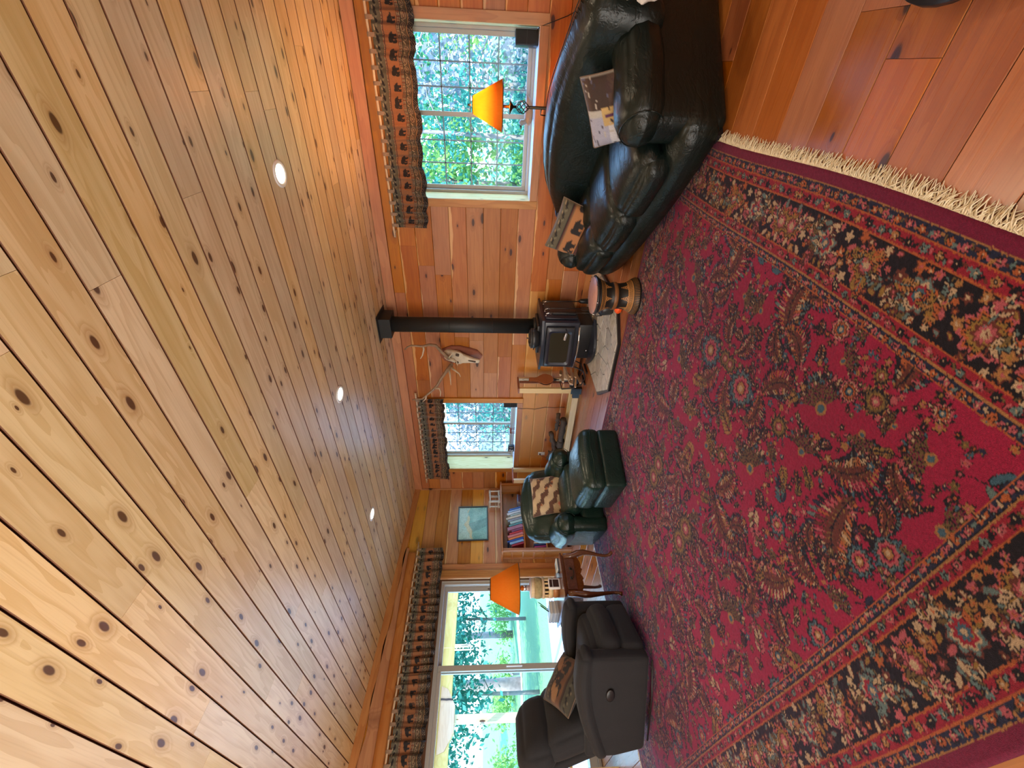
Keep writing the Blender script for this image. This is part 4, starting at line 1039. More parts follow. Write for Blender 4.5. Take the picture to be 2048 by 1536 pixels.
# near pillow: patchwork of lodge scenes
cv=Canvas(.46,.46,.003,(.50,.47,.44)); r=random.Random(9)
for x0,y0,x1,y1,c in ((.26,.0,.46,.46,(.07,.035,.025)),(.26,.26,.46,.40,(.045,.022,.016)),(.24,.06,.40,.20,(.26,.11,.045)),(.0,.30,.22,.46,(.40,.40,.52)),(.16,.20,.28,.33,(.60,.40,.16)),(.0,.0,.16,.14,(.30,.10,.10)),(.0,.14,.16,.30,(.62,.62,.68)),(.16,.0,.26,.20,(.58,.56,.62)),(.10,.0,.20,.06,(.20,.22,.34))):
    cv.rect(x0,y0,x1,y1,c)
for i in range(70):
    x,y=r.uniform(0,.46),r.uniform(0,.46); cv.ell(x,y,r.uniform(.006,.028),r.uniform(.003,.007),r.choice((0,.2,-.3,1.57)),r.choice([(.03,.03,.06),(.12,.12,.2),(.05,.02,.02),(.5,.45,.4)]))
for y in (.05,.1): cv.line([(.0,y+.01),(.46,y+.03)],.004,(.10,.10,.18))
cv.ell(.25,.13,.05,.012,.25,(.10,.12,.24)); cv.ell(.22,.27,.014,.04,0,(.12,.03,.10)); bear(cv,.38,.26,.07,(.05,.02,.02)); cv.rect(.30,.08,.34,.16,(.16,.03,.05))
pillow('patchwork lodge-scene pillow in white, blue and brown by the near arm of the sofa',FS,(.74,-.04,.56),(.44,.40),.15,Matrix.Rotation(math.radians(26),4,'Z')@Matrix.Rotation(math.radians(-20),4,'X')@UPR@Matrix.Rotation(math.radians(24),4,'Z'),cv)
# armchair pillow: cream with brown wavy bands
cv=Canvas(.50,.44,.003,(.55,.42,.26)); X,Y=np.meshgrid(np.arange(cv.nx)*cv.r,np.arange(cv.ny)*cv.r)
t_=(X*.62+Y*1.0)/.175+.10*np.sin((X-Y)*34); m=(t_%1<.38); cv.a[m]=(.11,.045,.025); cv.a[(t_%1<.42)&(t_%1>=.38)]=(.03,.015,.01)
cv.a*=(1+.12*np.sin(X*35)*np.sin(Y*27))[...,None]
for i in range(12):
    x,y=r.uniform(.05,.45),r.uniform(.05,.40)
    tt=(x*.62+y)/.175+.10*math.sin((x-y)*34); 
    if tt%1<.38: cv.ell(x,y,.014,.011,.4,(.35,.10,.03),(.5,.35,.2),.003)
cv.ell(.10,.05,.03,.022,.2,(.62,.20,.13)); cv.ell(.085,.062,.012,.008,0,(.7,.4,.3))
pillow('cream pillow with brown wavy bands on the green armchair',FC,(.05,-.02,.625),(.50,.42),.15,Matrix.Rotation(math.radians(-22),4,'X')@UPR@Matrix.Rotation(math.radians(2),4,'Z'),cv)
bc2=bear_canvas(.44,.44,.2,5); bc2.a*=.6
for a in bc2.a[::1]: pass
bc2.ell(.32,.20,.10,.05,.2,(.40,.20,.08)); bc2.ell(.10,.12,.07,.04,.5,(.34,.15,.06)); bc2.a*=.75; bear(bc2,.22,.22,.12,(.015,.012,.015))
pillow('dark bear-patterned pillow lying tilted on the charcoal recliner',FR,(-.0,.13,.66),(.42,.40),.14,Matrix.Rotation(math.radians(-8),4,'Z')@Matrix.Rotation(math.radians(-48),4,'X')@UPR@Matrix.Rotation(math.radians(128),4,'Z'),bc2)
# white fleecy throw over the near back corner of the sofa
s=MB(); s.rb((1.335,.27,.60),(.16,.34,.24),.05,seg=12,lump=.025,ls=22)
thr=thing('fleece_throw','white fleecy throw over the near end of the green sofa at the picture edge','throw',(SX,SY,0),SR); ob('fleece',s,plain('white_fleece',(.75,.70,.66),.95,var=.1,scale=60,bump=1.0),thr)
# ------------------------------------------------------------------ hearth pad
hx=[(3.315,-.03),(3.315,-1.21),(3.64,-1.545),(4.25,-1.53),(4.60,-1.20),(4.60,-.03)]
hearth=thing('hearth_pad','clipped-corner slate hearth pad with a black edge under the stove','hearth',(0,0,0))
s=MB(); s.prism(list(reversed(hx)),.0005,.030); ob('edge_frame',s,M_black,hearth)
s=MB(); s.prism([(x+(.02 if x<3.5 else -.02 if x>4.4 else 0),y+(.02 if y<-1 else 0)) for x,y in reversed(hx)],.030,.034); ob('grout_bed',s,M_grout,hearth)
# irregular flagstones: a jittered voronoi clipped to the pad
def clip(poly,a,b):
    """keep the part of poly nearer to a than to b"""
    mx,my=(a[0]+b[0])/2,(a[1]+b[1])/2; dx,dy=b[0]-a[0],b[1]-a[1]; out=[]
    for i in range(len(poly)):
        p,q=poly[i],poly[(i+1)%len(poly)]; dp=(p[0]-mx)*dx+(p[1]-my)*dy; dq=(q[0]-mx)*dx+(q[1]-my)*dy
        if dp<=0: out.append(p)
        if dp*dq<0: t=dp/(dp-dq); out.append((p[0]+(q[0]-p[0])*t,p[1]+(q[1]-p[1])*t))
    return out
rg2=random.Random(17); seeds=[(3.42+.215*i+rg2.uniform(-.07,.07)+(.1 if j%2 else 0),-.12-.22*j+rg2.uniform(-.06,.06)) for i in range(6) for j in range(7)]
padp=[(x+(.025 if x<3.5 else -.025 if x>4.4 else 0),y+(.025 if y<-1 else 0)) for x,y in hx]
for a in seeds:
    p=list(padp)
    for b in seeds:
        if b!=a and p: p=clip(p,a,b)
    if len(p)<3: continue
    cx=sum(q[0] for q in p)/len(p); cy=sum(q[1] for q in p)/len(p); p=[(cx+(x-cx)*.95,cy+(y-cy)*.95) for x,y in p]
    A=sum(p[i][0]*p[(i+1)%len(p)][1]-p[(i+1)%len(p)][0]*p[i][1] for i in range(len(p)))/2
    if abs(A)<.002: continue
    if A<0: p.reverse()
    s=MB(); n=len(p); top=[(cx+(x-cx)*.97,cy+(y-cy)*.97) for x,y in p]; z=.0415+rg2.uniform(-.001,.001)
    vs=[(x,y,.033) for x,y in p]+[(x,y,z) for x,y in top]; s.add(vs,[tuple(range(n,2*n))]+[(i,(i+1)%n,n+(i+1)%n,n+i) for i in range(n)])
    ob('flagstone',s,M_stone,hearth)
# ------------------------------------------------------------------ wood stove (front towards -y)
st=thing('wood_stove','black pedestal wood stove with a glass door on the slate hearth','stove',(3.73,-.44,.042))
bw,bd,z0,z1=.66,.58,.215,.665
s=MB(); s.rb((0,0,(z0+z1)/2),(bw,bd,z1-z0),.02,seg=3); ob('firebox',s,M_stoveblue,st)
s=MB(); poly=[(-bw/2-.03,bd/2+.02),(bw/2+.03,bd/2+.02),(bw/2+.03,-bd/2+.0)]+[(bw/2+.03-(bw+.06)*t,-bd/2-.02-.07*math.sin(PI*t)) for t in [i/12 for i in range(13)]]+[(-bw/2-.03,-bd/2)]
s.prism(list(reversed(poly)),z1,z1+.028); ob('top_plate',s,M_stoveblue,st)
s=MB(); s.rb((0,.02,z1+.045),(.40,.36,.035),.01,seg=3); ob('convection_top',s,M_iron,st)
# door
fy=-bd/2
d=MB(); d.rb((-.01,fy-.02,.455),(.585,.05,.36),.02,seg=4); dr=ob('door',d,M_iron,st)
def ring(w0,h0,w1,h1,y0,y1,cz_):
    m=MB(); o=[]; 
    def rr(w,h,r=.04):
        p=[]
        for cx,cy,a0 in ((w/2-r,h/2-r,0),(-w/2+r,h/2-r,90),(-w/2+r,-h/2+r,180),(w/2-r,-h/2+r,270)):
            for k in range(5): a=math.radians(a0+k*22.5); p.append((cx+r*math.cos(a),cy+r*math.sin(a)))
        return p
    A,B=rr(w0,h0),rr(w1,h1); n=len(A); vs=[(x-.01,y0,z+cz_) for x,z in A]+[(x-.01,y1,z+cz_) for x,z in B]
    return m.add(vs,[(i,(i+1)%n,n+(i+1)%n,n+i) for i in range(n)],None,True)
m=ring(.545,.335,.50,.29,fy-.046,fy-.058,.46); m2=ring(.50,.29,.43,.235,fy-.058,fy-.044,.46); m.add(m2.v,m2.f,None,True); ob('door_bezel',m,M_stoveblue,dr)
g=MB(); g.box((-.01,fy-.043,.46),(.44,.006,.245)); ob('door_glass',g,NT('sooty_glass').fin((.035,.03,.02),.12,Specular_IOR_Level=.7),dr)
h=MB(); h.tube([(.27,fy-.05,.40),(.25,fy-.085,.39),(.235,fy-.12,.40)],.006,8); hh_=ob('door_handle',h,M_iron,dr)
hs=MB(); 
for i in range(9): t=i/8; hs.tube([(.235+.014*math.cos(a)-.03*t,fy-.13-.06*t,.405+.014*math.sin(a)+.025*t) for a in [k*PI/5 for k in range(11)]],.0035,5,cap=False)
hs.tube([(.235,fy-.12,.40),(.200,fy-.20,.433)],.010,8); ob('coil_grip',hs,M_chrome,hh_)
s=MB(); s.tube([(-bw/2+.02,fy-.035,.235),(-.1,fy-.075,.228),(.1,fy-.085,.228),(bw/2-.03,fy-.06,.235)],.010,8,flat=.5); ob('ledge_bar',s,M_chrome,st)
# pedestal with a curved ash lip
s=MB(); s.rb((0,.02,.115),(.50,.44,.20),.012,seg=2); ped=ob('pedestal',s,M_iron,st)
s=MB(); poly=[(-.30,-.16),(.30,-.16)]+[(.33-.66*t,-.20-.22*math.sin(PI*t)) for t in [i/14 for i in range(15)]]
s.prism(poly,.008,.030); s.prism([(x*1.02,y*1.0-.008) for x,y in poly[2:]]+[(-.33,-.19),(.33,-.19)],.026,.040); ob('ash_lip',s,M_stoveblue,ped)
s=MB(); s.lathe([(0,0),(.012,0),(.012,.004),(0,.004)],12,M=T(-.12,-.212,.07,rx=PI/2)); ob('round_badge',s,M_chrome,ped)
# right side: heat shield panel with hooks
s=MB(); s.rb((bw/2+.014,.03,.44),(.012,.50,.40),.004,seg=1); sh=ob('side_shield',s,M_stoveblue,st)
s=MB(); s.box((bw/2+.03,-.10,.40),(.02,.06,.30),ch=.008); ob('side_channel',s,M_iron,sh)
for i,y in enumerate((-.16,-.04,.16)):
    s=MB(); s.tube([(bw/2+.015,y,.635),(bw/2+.05,y,.63),(bw/2+.062,y,.60),(bw/2+.05,y,.575),(bw/2+.032,y,.585)],.006,8); s.lathe([(0,0),(.012,.0),(.012,.006),(0,.008)],12,M=T(bw/2+.018,y,.635,ry=PI/2)); ob('tool_hook',s,M_chrome,st)
tools=[('fire_poker','black fire poker with a bright ring end hanging on the right side of the stove','poker',-.16),('ash_shovel','black ash shovel hanging beside the poker on the stove side','shovel',-.04),('hearth_brush','black hearth brush hanging at the rear of the stove side','brush',.16)]
for nm,lab,cat,y in tools:
    r_=thing(nm,lab,cat,(3.73+bw/2+.062,-.44+y,.042))
    s=MB(); s.tube([(0,0,.60),(.004,0,.18)],.006,8); s.tube([(.012*math.cos(a),.0,.612+.012*math.sin(a)) for a in [k*PI/6 for k in range(13)]],.003,6,cap=False); ob('shaft',s,M_iron,r_)
    s=MB()
    if cat=='shovel': s.prism([(-.045,.18),(.045,.18),(.05,.05),(-.05,.05)],-.003,.003,M=T(.004,0,0,rx=0)@Matrix(((0,0,1,0),(1,0,0,0),(0,1,0,0),(0,0,0,1)))); 
    elif cat=='brush': s.lathe([(.012,.18),(.03,.15),(.036,.05),(.0,.045)],12,c=(.01,0,0))
    else: s.tube([(.004,0,.19),(.004,0,.09),(.004,.03,.10)],.006,8)
    ob('blade' if cat=='shovel' else 'bristle_head' if cat=='brush' else 'hook_tip',s,M_iron,r_)
# stovepipe and ceiling box
px,py=3.783,-.335
sp=thing('stovepipe','tall matte black stovepipe from the stove to a square box at the ceiling','stovepipe',(px,py,0))
zc_=cz(py)
s=MB(); s.lathe([(.100,.765),(.100,zc_-.10)],32); ob('pipe',s,M_pipe,sp)
for z in (1.33,1.9): s=MB(); s.lathe([(.1005,z-.006),(.1025,z),(.1005,z+.006)],32); ob('seam_ring',s,M_pipe,sp)
s=MB(); s.lathe([(.116,.748),(.116,.80),(.101,.80)],32); ob('collar',s,M_pipe,sp)
s=MB(); s.box((0,0,zc_-.075),(.27,.27,.15),ch=.004); cbx=ob('support_box',s,M_pipe,sp)
s=MB(); s.box((0,0,-.004),(.37,.37,.006)); ob('flange',s,M_pipe,cbx,loc=(0,0,zc_-.004),rot=(th,0,0))
# steamer pot on the stove
pt=thing('steamer_pot','oval black cast-iron steamer pot on the stove top','pot',(3.755,-.60,.736),math.radians(20))
E1=Matrix.Diagonal((1.5,1.05,1.25,1))
s=MB(); s.lathe([(.0,.0),(.06,.0),(.075,.01),(.088,.05),(.085,.075),(.080,.078)],28,M=E1); ob('body',s,M_iron,pt)
s=MB(); s.lathe([(.088,.076),(.090,.082),(.07,.098),(.03,.106),(.0,.108)],28,M=E1); s.lathe([(.0,.130),(.008,.135),(.006,.145),(.012,.155),(0,.160)],14)
for i in range(16):
    a=i*PI/8; s.tube([(1.5*.03*math.cos(a),1.05*.03*math.sin(a),.136),(1.5*.07*math.cos(a+.3),1.05*.07*math.sin(a+.3),.124)],.0035,5)
ob('lid',s,M_iron,pt)
for sg in (-1,1): s=MB(); s.tube([(sg*.125,-.02,.065),(sg*.15,-.015,.07),(sg*.15,.015,.07),(sg*.125,.02,.065)],.004,6); ob('ear_handle',s,M_iron,pt)
# coal hod / black lantern-like kettle on the hearth corner, with an orange toy behind it
kt=thing('black_coal_hod','small black coal hod with a bluish lid on the right corner of the hearth','hod',(4.47,-1.13,.042),math.radians(30))
s=MB(); s.lathe([(.0,.0),(.065,.0),(.075,.02),(.085,.12),(.080,.125)],20); ob('bucket',s,M_iron,kt)
s=MB(); s.lathe([(.086,.122),(.06,.150),(.02,.160),(.0,.172)],20); ob('lid',s,M_stoveblue,kt)  # lid in the same bluish paint as the stove
s=MB(); s.tube([(-.085,0,.11),(-.09,0,.17),(-.05,0,.215),(.05,0,.215),(.09,0,.17),(.085,0,.11)],.005,8); ob('bail_handle',s,M_iron,kt)
tg=thing('dog_chew_toy','small bright orange ball toy on the floor behind the drum','toy',(4.56,-1.33,.001))
s=MB(); s.lathe([(.0,.0)]+[(.04*math.sin(a),.04-.04*math.cos(a)) for a in [k*PI/10 for k in range(1,10)]]+[(.0,.08)],16,M=Matrix.Diagonal((1.3,1,1,1))); ob('ball',s,M_orange,tg)
# ------------------------------------------------------------------ goblet drum used as a side table
def drummat():
    t=NT('carved_drum'); co=t.obj(); s_=t.n('SeparateXYZ',i={0:co}); z=s_.outputs[2]
    ang=t.math('ARCTAN2',s_.outputs[1],s_.outputs[0]); a8=t.math('MULTIPLY',ang,7/ (2*PI)); tri=t.math('ABSOLUTE',t.math('SUBTRACT',t.math('FRACT',a8),.5))   # 0 centre .. .5
    bk_=(.014,.012,.009); go=(.55,.26,.07)
    col=bk_+(1,)
    fz=t.math('FRACT',t.math('MULTIPLY',z,85.0)); fa=t.math('FRACT',t.math('MULTIPLY',ang,22.0))
    weave=t.math('MULTIPLY',t.math('GREATER_THAN',fz,.45),t.math('GREATER_THAN',fa,.45))
    def zone(a,b): return t.math('MULTIPLY',t.math('GREATER_THAN',z,a),t.math('LESS_THAN',z,b))
    c=t.mix(0.0,bk_,bk_)
    up_=t.math('MULTIPLY',zone(.255,.320),t.math('LESS_THAN',tri,t.math('MULTIPLY',t.math('SUBTRACT',z,.250),3.2)))
    lo_=t.math('MULTIPLY',zone(.110,.175),t.math('LESS_THAN',tri,t.math('MULTIPLY',t.math('SUBTRACT',.180,z),3.2)))
    up_=t.math('MULTIPLY',up_,t.math('GREATER_THAN',t.math('FRACT',t.math('MULTIPLY',t.math('ADD',z,t.math('MULTIPLY',tri,.1)),60)),.4)); lo_=t.math('MULTIPLY',lo_,t.math('GREATER_THAN',t.math('FRACT',t.math('MULTIPLY',t.math('ADD',z,t.math('MULTIPLY',tri,-.1)),60)),.4))
    bands=t.math('ADD',t.math('MULTIPLY',zone(.318,.352),weave),t.math('ADD',zone(.352,.357),zone(.314,.319)))
    b2=t.math('ADD',t.math('MULTIPLY',zone(.070,.104),t.math('GREATER_THAN',fa,.5)),t.math('ADD',zone(.104,.110),zone(.066,.071)))
    b3=t.math('MULTIPLY',zone(.020,.060),t.math('GREATER_THAN',t.math('FRACT',t.math('MULTIPLY',ang,11.0)),.82))
    f=t.math('ADD',t.math('ADD',up_,lo_),t.math('ADD',bands,t.math('ADD',b2,b3)),clamp=True)
    n=t.noise(co,60,3); g=t.mix(n,(.62,.30,.08),(.36,.15,.04))
    c=t.mix(f,bk_,g)
    wst=t.mix(t.noise(t.vmath('MULTIPLY',co,(40,40,90)),1.0,3),(.30,.12,.035),(.12,.05,.015)); c=t.mix(zone(.198,.232),c,wst)
    return t.fin(c,.45,t.bump(f,.5,.003),Specular_IOR_Level=.5)
dm=thing('goblet_drum','hourglass wooden drum with carved gold-on-black bands beside the sofa','drum',(4.86,-1.66,.0155))
s=MB(); prf=[(.150,.0),(.168,.006),(.172,.022),(.160,.050),(.138,.080),(.122,.120),(.116,.160),(.118,.190),(.127,.200),(.127,.228),(.119,.236),(.122,.280),(.140,.325),(.158,.360),(.166,.376)]
s.lathe(prf,48); ob('shell',s,drummat(),dm)
s=MB(); s.lathe([(.166,.374),(.174,.378),(.178,.392),(.174,.402),(.165,.406)],48); ob('rim_ring',s,M_black,dm)
s=MB(); s.lathe([(.168,.402),(.168,.409),(.0,.411)],48); ob('drumhead',s,plain('drum_hide',(.40,.20,.16),.5,var=.35,scale=16,bump=.2),dm)
for k in range(7):
    a=k*2*PI/7+.3; s=MB(); s.tube([(.170*math.cos(a),.170*math.sin(a),.385),(.182*math.cos(a),.182*math.sin(a),.392),(.178*math.cos(a),.178*math.sin(a),.410)],.005,6); ob('tuning_peg',s,M_chrome if k in(4,5) else M_black,dm)
# ------------------------------------------------------------------ firewood rack of 2x4s with black corner brackets
fr=thing('firewood_rack','firewood rack of pale two-by-fours with black corner brackets along the wall','rack',(0,0,0))
for y in (-.37,-.12): s=MB(); s.box((1.70,y,.075),(1.96,.038,.089),ch=.003); ob('base_rail',s,M_pine,fr)
for x in (2.725,.675):
    for y in (-.37,-.12): s=MB(); s.box((x,y,.50),(.089,.038,.86),ch=.003); ob('upright',s,M_pinez,fr)
    s=MB(); s.box((x,-.245,.935),(.089,.30,.022),ch=.003); ob('top_cleat',s,wood('red_cedar_scrap',(.34,.11,.045),(.26,.07,.03),(.15,.04,.02),ax='y') if 'red_cedar_scrap' not in bpy.data.materials else bpy.data.materials['red_cedar_scrap'],fr)
    for y in (-.37,-.12):
        s=MB(); sg=-1 if x>2 else 1
        s.box((x,y,.085),(.105,.052,.15),ch=.004); s.box((x+sg*.085,y,.075),(.09,.050,.10),ch=.004); s.box((x,y,.012),(.11,.06,.024),ch=.004); ob('corner_bracket',s,M_black,fr)
M_cedarscrap=bpy.data.materials['red_cedar_scrap']
s=MB(); s.box((2.78,-.245,.52),(.012,.05,.80)); ob('back_slat',s,M_cedarscrap,fr)
# knotty firewood
def log(x,y,z,L,r,rz,ry,seed,lab):
    q=random.Random(seed); t=thing('firewood_log',lab,'firewood',(x,y,z),group='firewood in the rack',rot=(0,ry,rz))
    s=MB(); n=11; pts=[];rad=[]
    for i in range(n): u=i/(n-1); pts.append(((u-.5)*L,q.uniform(-.012,.012)+.02*math.sin(u*5+seed),q.uniform(-.012,.012))); rad.append(r*(q.uniform(.78,1.12))*(1-.15*abs(u-.5)))
    s.tube(pts,rad,9); ob('bark',s,M_bark,t)
    s=MB(); a=q.uniform(0,6); i=q.randrange(3,8); s.tube([pts[i],(pts[i][0]+.05,math.cos(a)*r*1.7,abs(math.sin(a))*r*1.6)],[r*.45,r*.2],7); ob('branch_stub',s,M_bark,t)
    return t
LG=[(1.80,-.245,.165,.44,.052,.1,.05,'thick knotty log low in the firewood rack, nearest the stove'),(1.36,-.25,.175,.46,.062,-.15,0,'gnarled grey log in the middle of the firewood rack'),(1.50,-.24,.285,.42,.045,.2,-.25,'slim crooked log leaning on top of the firewood'),
    (.98,-.25,.18,.40,.055,.1,.1,'grey log at the far end of the firewood rack'),(1.22,-.245,.295,.36,.05,-.3,.15,'short stubby log atop the firewood by the armchair'),(1.95,-.22,.26,.30,.035,.4,.1,'thin split branch on top of the firewood nearest the stove')]
for i,a in enumerate(LG): log(*a[:7],i+3,a[7])
# bellows hanging on the rack's end
be=thing('fireplace_bellows','brown wooden fireplace bellows with black leather hanging on the rack post','bellows',(2.83,-.245,.0),math.radians(72))
out=[(0,.785),(.022,.775),(.024,.70),(.03,.66),(.06,.62),(.088,.57),(.092,.52),(.07,.46),(.035,.42),(-.035,.42),(-.07,.46),(-.092,.52),(-.088,.57),(-.06,.62),(-.03,.66),(-.024,.70),(-.022,.775)]
AX=Matrix(((1,0,0,0),(0,0,-1,0),(0,1,0,0),(0,0,0,1)))
for o_ in (-.022,.014): s=MB(); s.prism(out,o_,o_+.008,M=AX); ob('paddle',s,M_leatherbrown,be)
s=MB(); s.prism([(x*.93,z*.96+.02) for x,z in out if z<.66],-.014,.014,M=AX); ob('leather_gusset',s,M_black,be)
s=MB(); s.lathe([(.035,.42),(.022,.40),(.010,.385),(.006,.33),(.0,.33)],14); ob('nozzle',s,M_iron,be)
for i in range(9): s=MB(); a=-.03+.0075*i; s.lathe([(0,0),(.003,.001),(0,.003)],8,M=T(a,-.022,.43+.012*(i%2),rx=PI/2)); ob('brass_nail',s,M_chrome,be)
s=MB(); s.tube([(-.01,0,.78),(-.02,0,.84),(0,0,.88),(.02,0,.84),(.01,0,.78)],.002,6); ob('hanging_loop',s,M_black,be)
# kindling in a black hoop carrier
kc=thing('kindling_carrier','black curved steel kindling carrier between the stove and the wood rack','carrier',(3.06,-.42,.0))
for y in (-.09,.09):
    s=MB(); s.tube([(.20,y,.33),(.185,y,.18),(.12,y,.06),(.0,y,.022),(-.12,y,.06),(-.185,y,.18),(-.20,y,.33)],.009,8); ob('hoop',s,M_iron,kc)
s=MB()
for x,z in ((.20,.33),(-.20,.33),(.12,.06),(-.12,.06)): s.tube([(x,-.09,z),(x,.09,z)],.007,8)
ob('cross_rod',s,M_iron,kc,kind='stuff')
s=MB()
for x in (-.1,.1): s.box((x,0,.012),(.03,.22,.024),ch=.004)
ob('foot_bar',s,M_iron,kc,kind='stuff')
kr=random.Random(3)
M_split=wood('split_kindling',(.72,.52,.34),(.60,.36,.2),(.4,.2,.1),kd=0,ring=12,ax='x')
for i in range(11):
    x=3.06+kr.uniform(-.10,.06); z=.10+.026*i; k=thing('kindling_stick','pale split kindling stick piled in the black carrier','kindling',(x,-.42,z),group='kindling in the carrier',rot=(kr.uniform(-.3,.3),kr.uniform(-.25,.25),PI/2+kr.uniform(-.5,.5)))
    s=MB(); w=kr.uniform(.012,.02); s.prism([(-w,-w*.7),(w,-w*.5),(w*.6,w),(-w*.5,w*.6)],-.15,.15,M=Matrix.Rotation(PI/2,4,'Y')); ob('split_wood',s,M_split,k)
# ------------------------------------------------------------------ elk skull mount
sk=thing('antler_skull_mount','bleached antlered skull on a dark wooden plaque, left of the stovepipe','skull mount',(0,0,0))
AXW=Matrix(((1,0,0,0),(0,0,-1,0),(0,1,0,0),(0,0,0,1)))
pl=[(3.10,2.10),(3.20,2.07),(3.262,1.93),(3.262,1.80),(3.225,1.65),(3.19,1.55),(3.10,1.475),(3.045,1.50),(3.02,1.62),(2.99,1.76),(2.965,1.92),(3.01,2.04)]
s=MB(); s.prism(pl,.002,.028,M=AXW); s.prism([(3.11+(x-3.11)*.94,1.79+(z-1.79)*.96) for x,z in pl],.028,.036,M=AXW); ob('plaque',s,M_plaque,sk)
def skf(q,n):
    q=list(q); t=(q[2]+.27)/.54                          # 0 muzzle .. 1 crown
    w=.34+.62*min(1,max(0,(t-.12)/.5))**1.1-.14*max(0,t-.82)/.18+.10*math.exp(-((t-.60)/.08)**2)
    q[0]*=w; q[1]=q[1]*(.42+.62*t-.12*max(0,t-.8)/.2)
    q[1]-= .015*math.sin(t*PI)
    return q
MS=T(3.105,-.085,1.775,ry=math.radians(5))@Matrix.Rotation(math.radians(-14),4,'X')
s=MB(); s.rb((0,0,0),(.20,.11,.54),.05,M=MS,seg=12,lump=.006,ls=12,fn=skf); sb=ob('skull',s,M_bone,sk)
for sg in (-1,1):
    s=MB(); s.rb((sg*.062,-.052,.055),(.046,.030,.056),.014,M=MS,seg=4); ob('eye_socket',s,M_bark,sb)
    s=MB(); s.tube([(sg*.045,-.045,.09),(sg*.095,-.038,.06),(sg*.088,-.03,.01),(sg*.05,-.035,-.04)],[.010,.014,.012,.008],8,M=MS); ob('cheek_ridge',s,M_bone,sb)
s=MB(); s.rb((0,-.030,-.16),(.026,.03,.12),.009,M=MS,seg=4); ob('nasal_opening',s,M_bark,sb)
A1=[(3.124,-.14,1.961),(3.205,-.17,2.01),(3.287,-.2,2.058),(3.36,-.23,2.09),(3.417,-.26,2.117),(3.465,-.32,2.193),(3.461,-.36,2.281),(3.481,-.38,2.354),(3.484,-.38,2.426),(3.455,-.375,2.48),(3.407,-.36,2.519)]
A2=[(3.0,-.13,1.93),(2.949,-.2,1.994),(2.905,-.235,2.03),(2.862,-.27,2.071),(2.768,-.33,2.135),(2.717,-.37,2.198),(2.64,-.40,2.293),(2.583,-.41,2.353),(2.586,-.42,2.43),(2.57,-.42,2.495)]
def rads(n,a,b): return [a+(b-a)*(i/(n-1)) for i in range(n)]
s=MB(); s.tube(A1,rads(len(A1),.028,.009),9); an=ob('antler',s,M_antler,sk)
for p,r_ in (([(3.455,-.35,2.273),(3.424,-.38,2.262),(3.355,-.42,2.282),(3.312,-.44,2.31)],.011),([(3.132,-.14,1.968),(3.161,-.22,1.883),(3.174,-.3,1.836),(3.135,-.34,1.818)],.013),([(3.139,-.15,1.96),(3.206,-.2,1.931),(3.266,-.24,1.898)],.011)):
    s=MB(); s.tube(p,rads(len(p),r_*1.5,.004),8); ob('tine',s,M_bone,an)
s=MB(); s.tube(A2,rads(len(A2),.028,.009),9); an=ob('antler',s,M_antler,sk)
for p,r_ in (([(2.735,-.35,2.17),(2.769,-.4,2.093),(2.737,-.44,2.073),(2.671,-.46,2.082)],.011),([(2.64,-.40,2.293),(2.60,-.43,2.30),(2.549,-.44,2.348)],.010),([(2.972,-.17,1.967),(2.931,-.26,1.944),(2.902,-.34,1.932),(2.832,-.4,1.924)],.012),([(2.975,-.15,1.94),(2.979,-.24,1.869),(2.977,-.31,1.808),(2.946,-.35,1.783)],.012)):
    s=MB(); s.tube(p,rads(len(p),r_*1.5,.004),8); ob('tine',s,M_bone,an)
for x,z in ((3.118,1.955),(3.0,1.93)): s=MB(); s.lathe([(.020,-.02),(.027,-.006),(.027,.006),(.020,.02)],12,M=T(x,-.125,z,rx=math.radians(50))); ob('burr',s,M_antler,sk)
# ------------------------------------------------------------------ lamps
def shade(root,r0,r1,h,z0,n=40):
    s=MB(); vs=[];fs=[]
    s.lathe([(r0,z0),(r1,z0+h)],n); s.f=s.f[:n]; s.sm=[True]*n     # open cone
    me=mesh('lamp_shade',s,M_shade); o=ob('lamp_shade',me,None,root)
    m=o.modifiers.new('thickness','SOLIDIFY'); m.thickness=.0025
    for r,z in ((r0,z0),(r1,z0+h)):
        b=MB(); b.tube([(r*math.cos(a),r*math.sin(a),z) for a in [k*2*PI/32 for k in range(33)]],.004,6,cap=False); ob('shade_rim',b,M_bronze,o)
    return o
M_bulb=glow('lit_bulb',(1,.66,.30),45)
fl=thing('floor_lamp','bronze floor lamp with a glowing amber shade and twisted cage, behind the sofa','floor lamp',(6.225,-.60,0))
shade(fl,.208,.070,.272,1.272)
s=MB(); s.lathe([(.0,0),(.15,0),(.15,.012),(.13,.022),(.03,.035),(.013,.05),(.013,1.02),(.010,1.03),(.0,1.03)],24); ob('base_and_pole',s,M_bronze,fl)
for k in range(6):
    a0=k*PI/3; s=MB(); s.tube([( (.012+.040*math.sin(PI*t))*math.cos(a0+t*PI*.9),(.012+.040*math.sin(PI*t))*math.sin(a0+t*PI*.9),1.03+.115*t) for t in [i/12 for i in range(13)]],.0038,6); ob('cage_strand',s,M_bronze,fl)
s=MB(); s.lathe([(.0,1.14),(.012,1.145),(.010,1.17),(.045,1.195),(.062,1.200),(.062,1.204),(.012,1.208),(.012,1.30),(.020,1.31),(.020,1.36),(.0,1.37)],24); ob('drip_pan',s,M_bronze,fl)
s=MB(); s.tube([(.0,.0,1.36),(.0,.0,1.56)],.003,6); s.lathe([(0,1.555),(.010,1.56),(.006,1.572),(.012,1.582),(0,1.592)],12); ob('finial',s,M_bronze,fl)
s=MB(); s.lathe([(0,1.37),(.014,1.38),(.028,1.42),(.020,1.455),(.0,1.465)],16); ob('bulb',s,M_bulb,fl)
